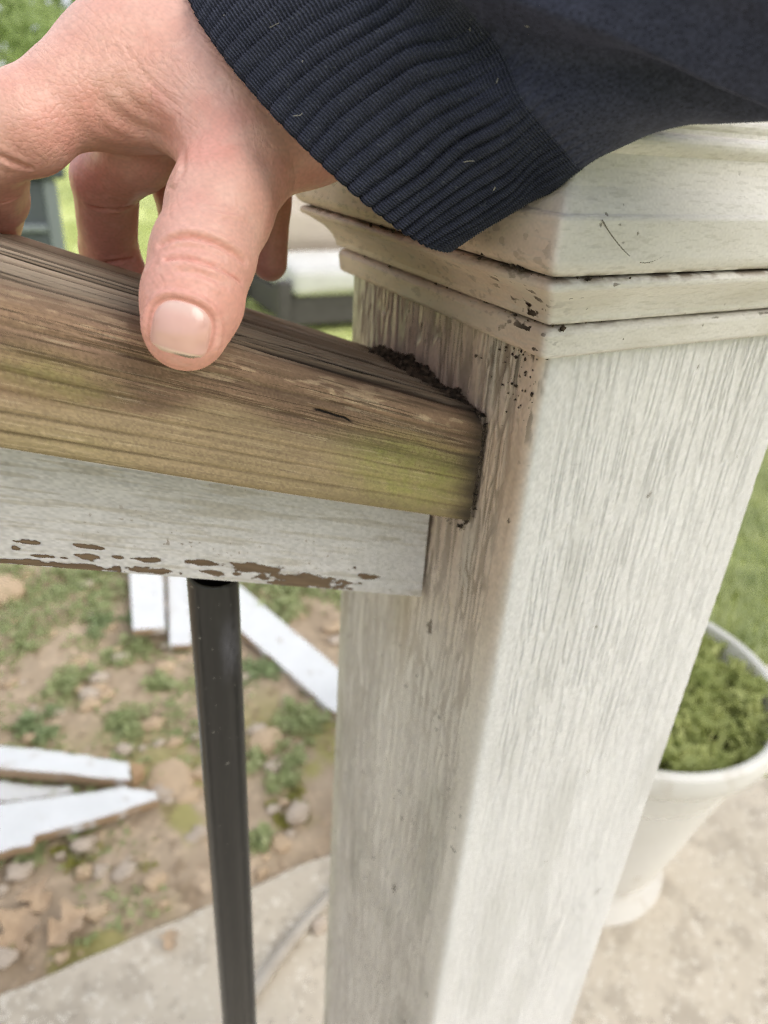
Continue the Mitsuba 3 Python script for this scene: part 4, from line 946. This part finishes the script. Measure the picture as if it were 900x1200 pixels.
# ---------------------------------------------------------------- far things on the lawn
def rbox(x0, x1, y0, y1, z0, z1, r=0.02, puff=0.0, seed=0):
    """a box with rounded edges; puff swells it like a cushion"""
    n = 12
    b = trimesh.creation.box((2, 2, 2)); 
    for _ in range(4): b = b.subdivide()
    v = np.array(b.vertices)
    h = np.array([x1 - x0, y1 - y0, z1 - z0]) / 2
    q = v * h
    inner = np.clip(q, -(h - r), h - r)
    dlt = q - inner
    L = np.linalg.norm(dlt, axis=1, keepdims=True)
    q = inner + np.where(L > 1e-9, dlt / np.maximum(L, 1e-9) * r, 0)
    if puff:
        u = v
        q[:, 2] += puff * np.sign(u[:, 2]) * (1 - u[:, 0] ** 2) * (1 - u[:, 1] ** 2) * (np.abs(u[:, 2]) > 0.9)
        q[:, 1] += puff * np.sign(u[:, 1]) * (1 - u[:, 0] ** 2) * (1 - u[:, 2] ** 2) * (np.abs(u[:, 1]) > 0.9)
        q += 0.012 * (np.stack([npnoise(q[:, 0] * 6 + s, q[:, 1] * 6, q[:, 2] * 6 + seed) for s in (0, 9, 17)], -1) - 0.5)
    return trimesh.Trimesh(q + [(x0 + x1) / 2, (y0 + y1) / 2, (z0 + z1) / 2], b.faces, process=False)
CX, CY = 1.192, 3.30
FL = -0.955
add('patio_chair__frame', cat_mesh([rbox(CX + 0.075, CX + 0.785, CY + 0.02, CY + 0.72, FL + 0.06, FL + 0.215, 0.015), rbox(CX + 0.06, CX + 0.80, CY + 0.66, CY + 0.78, FL + 0.06, FL + 0.62, 0.02)]), 'dark_wicker', 40)
for k, (dx, dy) in enumerate(((0, 0), (0.80, 0), (0, 0.70), (0.80, 0.70))):
    add(num('patio_chair__leg', k), rbox(CX + dx, CX + dx + 0.07, CY + dy, CY + dy + 0.07, FL - 0.01, FL + 0.29, 0.012), 'dark_wicker', 40)
add('patio_chair__seat_cushion', rbox(CX + 0.072, CX + 0.798, CY - 0.02, CY + 0.62, FL + 0.217, FL + 0.36, 0.045, 0.015, 1), 'pale_cushion', True)
add('patio_chair__back_cushion', rbox(CX + 0.05, CX + 0.79, CY + 0.36, CY + 0.62, FL + 0.375, FL + 0.63, 0.09, 0.03, 2), 'tan_cushion', True)
tag('patio_chair', 'low dark wicker patio chair with pale cushions standing on the lawn behind the post', 'chair')
tag('patio_chair__back_cushion', 'tan back cushion'); tag('patio_chair__seat_cushion', 'white seat cushion')
BX, BY = 0.05, 4.5
add('storage_bin__body', rbox(BX, BX + 0.30, BY, BY + 0.6, FL - 0.01, -0.322, 0.02), 'bin_grey', 40)
add('storage_bin__lid', rbox(BX - 0.05, BX + 0.362, BY - 0.05, BY + 0.65, -0.320, -0.215, 0.025), 'bin_grey', 40)
add('storage_bin__corner_post', rbox(BX + 0.24, BX + 0.312, BY - 0.014, BY + 0.05, FL - 0.01, -0.326, 0.01), 'bin_light', 40)
add('storage_bin__ledge', rbox(BX + 0.02, BX + 0.235, BY - 0.03, BY + 0.02, -0.590, -0.552, 0.01), 'bin_light', 40)
tag('storage_bin', 'dark blue grey storage bin with overhanging lid standing on the lawn behind the index finger', 'storage bin')
add('toy_ball', trimesh.creation.icosphere(3, 0.035).apply_translation((1.52, 4.75, -0.91)), 'blue_plastic', True, 'small pale blue ball lying on the lawn behind the thumb', 'ball')

# ---------------------------------------------------------------- trees
def limb(p, r): return tube(np.array(p), np.array(r), 10)
def tree(key, base, H, crown, nleaf, leaf, lm, seed, label, droop=0.0):
    R = rng(seed); x, y = base
    pts = [(x, y, -1.0), (x + 0.05, y, -0.2 + H * 0.1), (x - 0.08, y + 0.05, H * 0.4), (x + 0.05, y, H * 0.75), (x, y, H)]
    ms = [limb(CubicSpline(np.arange(5), pts)(np.linspace(0, 4, 24)), np.linspace(0.035, 0.008, 24) * H)]
    clumps = []
    for (cx, cy, cz, cr) in crown:
        z0 = max(0.3, cz - 0.35 * H * R.random() - 0.3)
        s = np.array([x, y, min(z0, H * 0.7)]); e = np.array([cx, cy, cz])
        ms.append(limb([s, s + (e - s) * 0.4 + [0, 0, 0.12], s + (e - s) * 0.75 + [0, 0, 0.1], e], np.array([0.014, 0.010, 0.006, 0.003]) * H))
        for q in range(16):
            v = R.normal(size=3); v /= np.linalg.norm(v)
            clumps.append((np.array([cx, cy, cz]) + v * cr * (0.45 + 0.5 * R.random()), cr * (0.20 + 0.22 * R.random())))
    add(key + '__trunk', cat_mesh(ms), 'bark', True)
    per = nleaf // len(clumps)
    c = np.concatenate([cc + unit(R.normal(size=(per, 3))) * (rr * R.random(per) ** 0.4)[:, None] for cc, rr in clumps])
    d = unit(R.normal(size=c.shape) + [0, 0, -0.5 - droop]); nn = unit(np.cross(d, R.normal(size=c.shape)))
    add(key + '__crown', leaf_quads(c, d, nn, leaf * (0.6 + 0.8 * R.random(len(c))), leaf * 0.28 * (0.6 + 0.8 * R.random(len(c)))), lm)
    tag(key, label, 'tree')
tree('tree', (2.2, 8.6), 3.6, [(1.35, 8.4, 1.45, 0.62), (1.95, 8.3, 1.25, 0.70), (2.6, 8.5, 1.5, 0.8), (1.6, 8.9, 2.0, 0.8), (2.3, 8.5, 2.4, 0.9), (1.15, 8.8, 1.9, 0.5), (3.0, 8.9, 2.0, 0.8), (1.5, 8.0, 0.95, 0.35)], 9500, 0.11, 'tree_leaf', 201, 'nearer dark green tree hanging over the top of the hand', 1.2)
tree('tree_001', (0.6, 17.0), 4.6, [(0.2, 17, 1.2, 1.0), (1.2, 16.6, 0.7, 0.9), (0.9, 17.4, 2.0, 1.0), (-0.6, 17, 2.4, 1.0), (1.7, 17.5, 1.2, 0.8), (0.0, 16.5, 0.2, 0.9), (-0.9, 17, 0.9, 1.0)], 6500, 0.17, 'tree_leaf_hazy', 202, 'far tree at the left edge of the picture, its green paled for haze')
tree('tree_002', (3.6, 21.0), 5.5, [(3.0, 21, 1.0, 1.2), (4.2, 21, 1.6, 1.3), (3.5, 21, 2.9, 1.2), (2.4, 21.4, 2.6, 0.9), (5.4, 21, 1.0, 1.2), (2.2, 21, 0.3, 0.9)], 6500, 0.2, 'tree_leaf_hazy', 203, 'far tree behind the hanging branches, its green paled for haze')
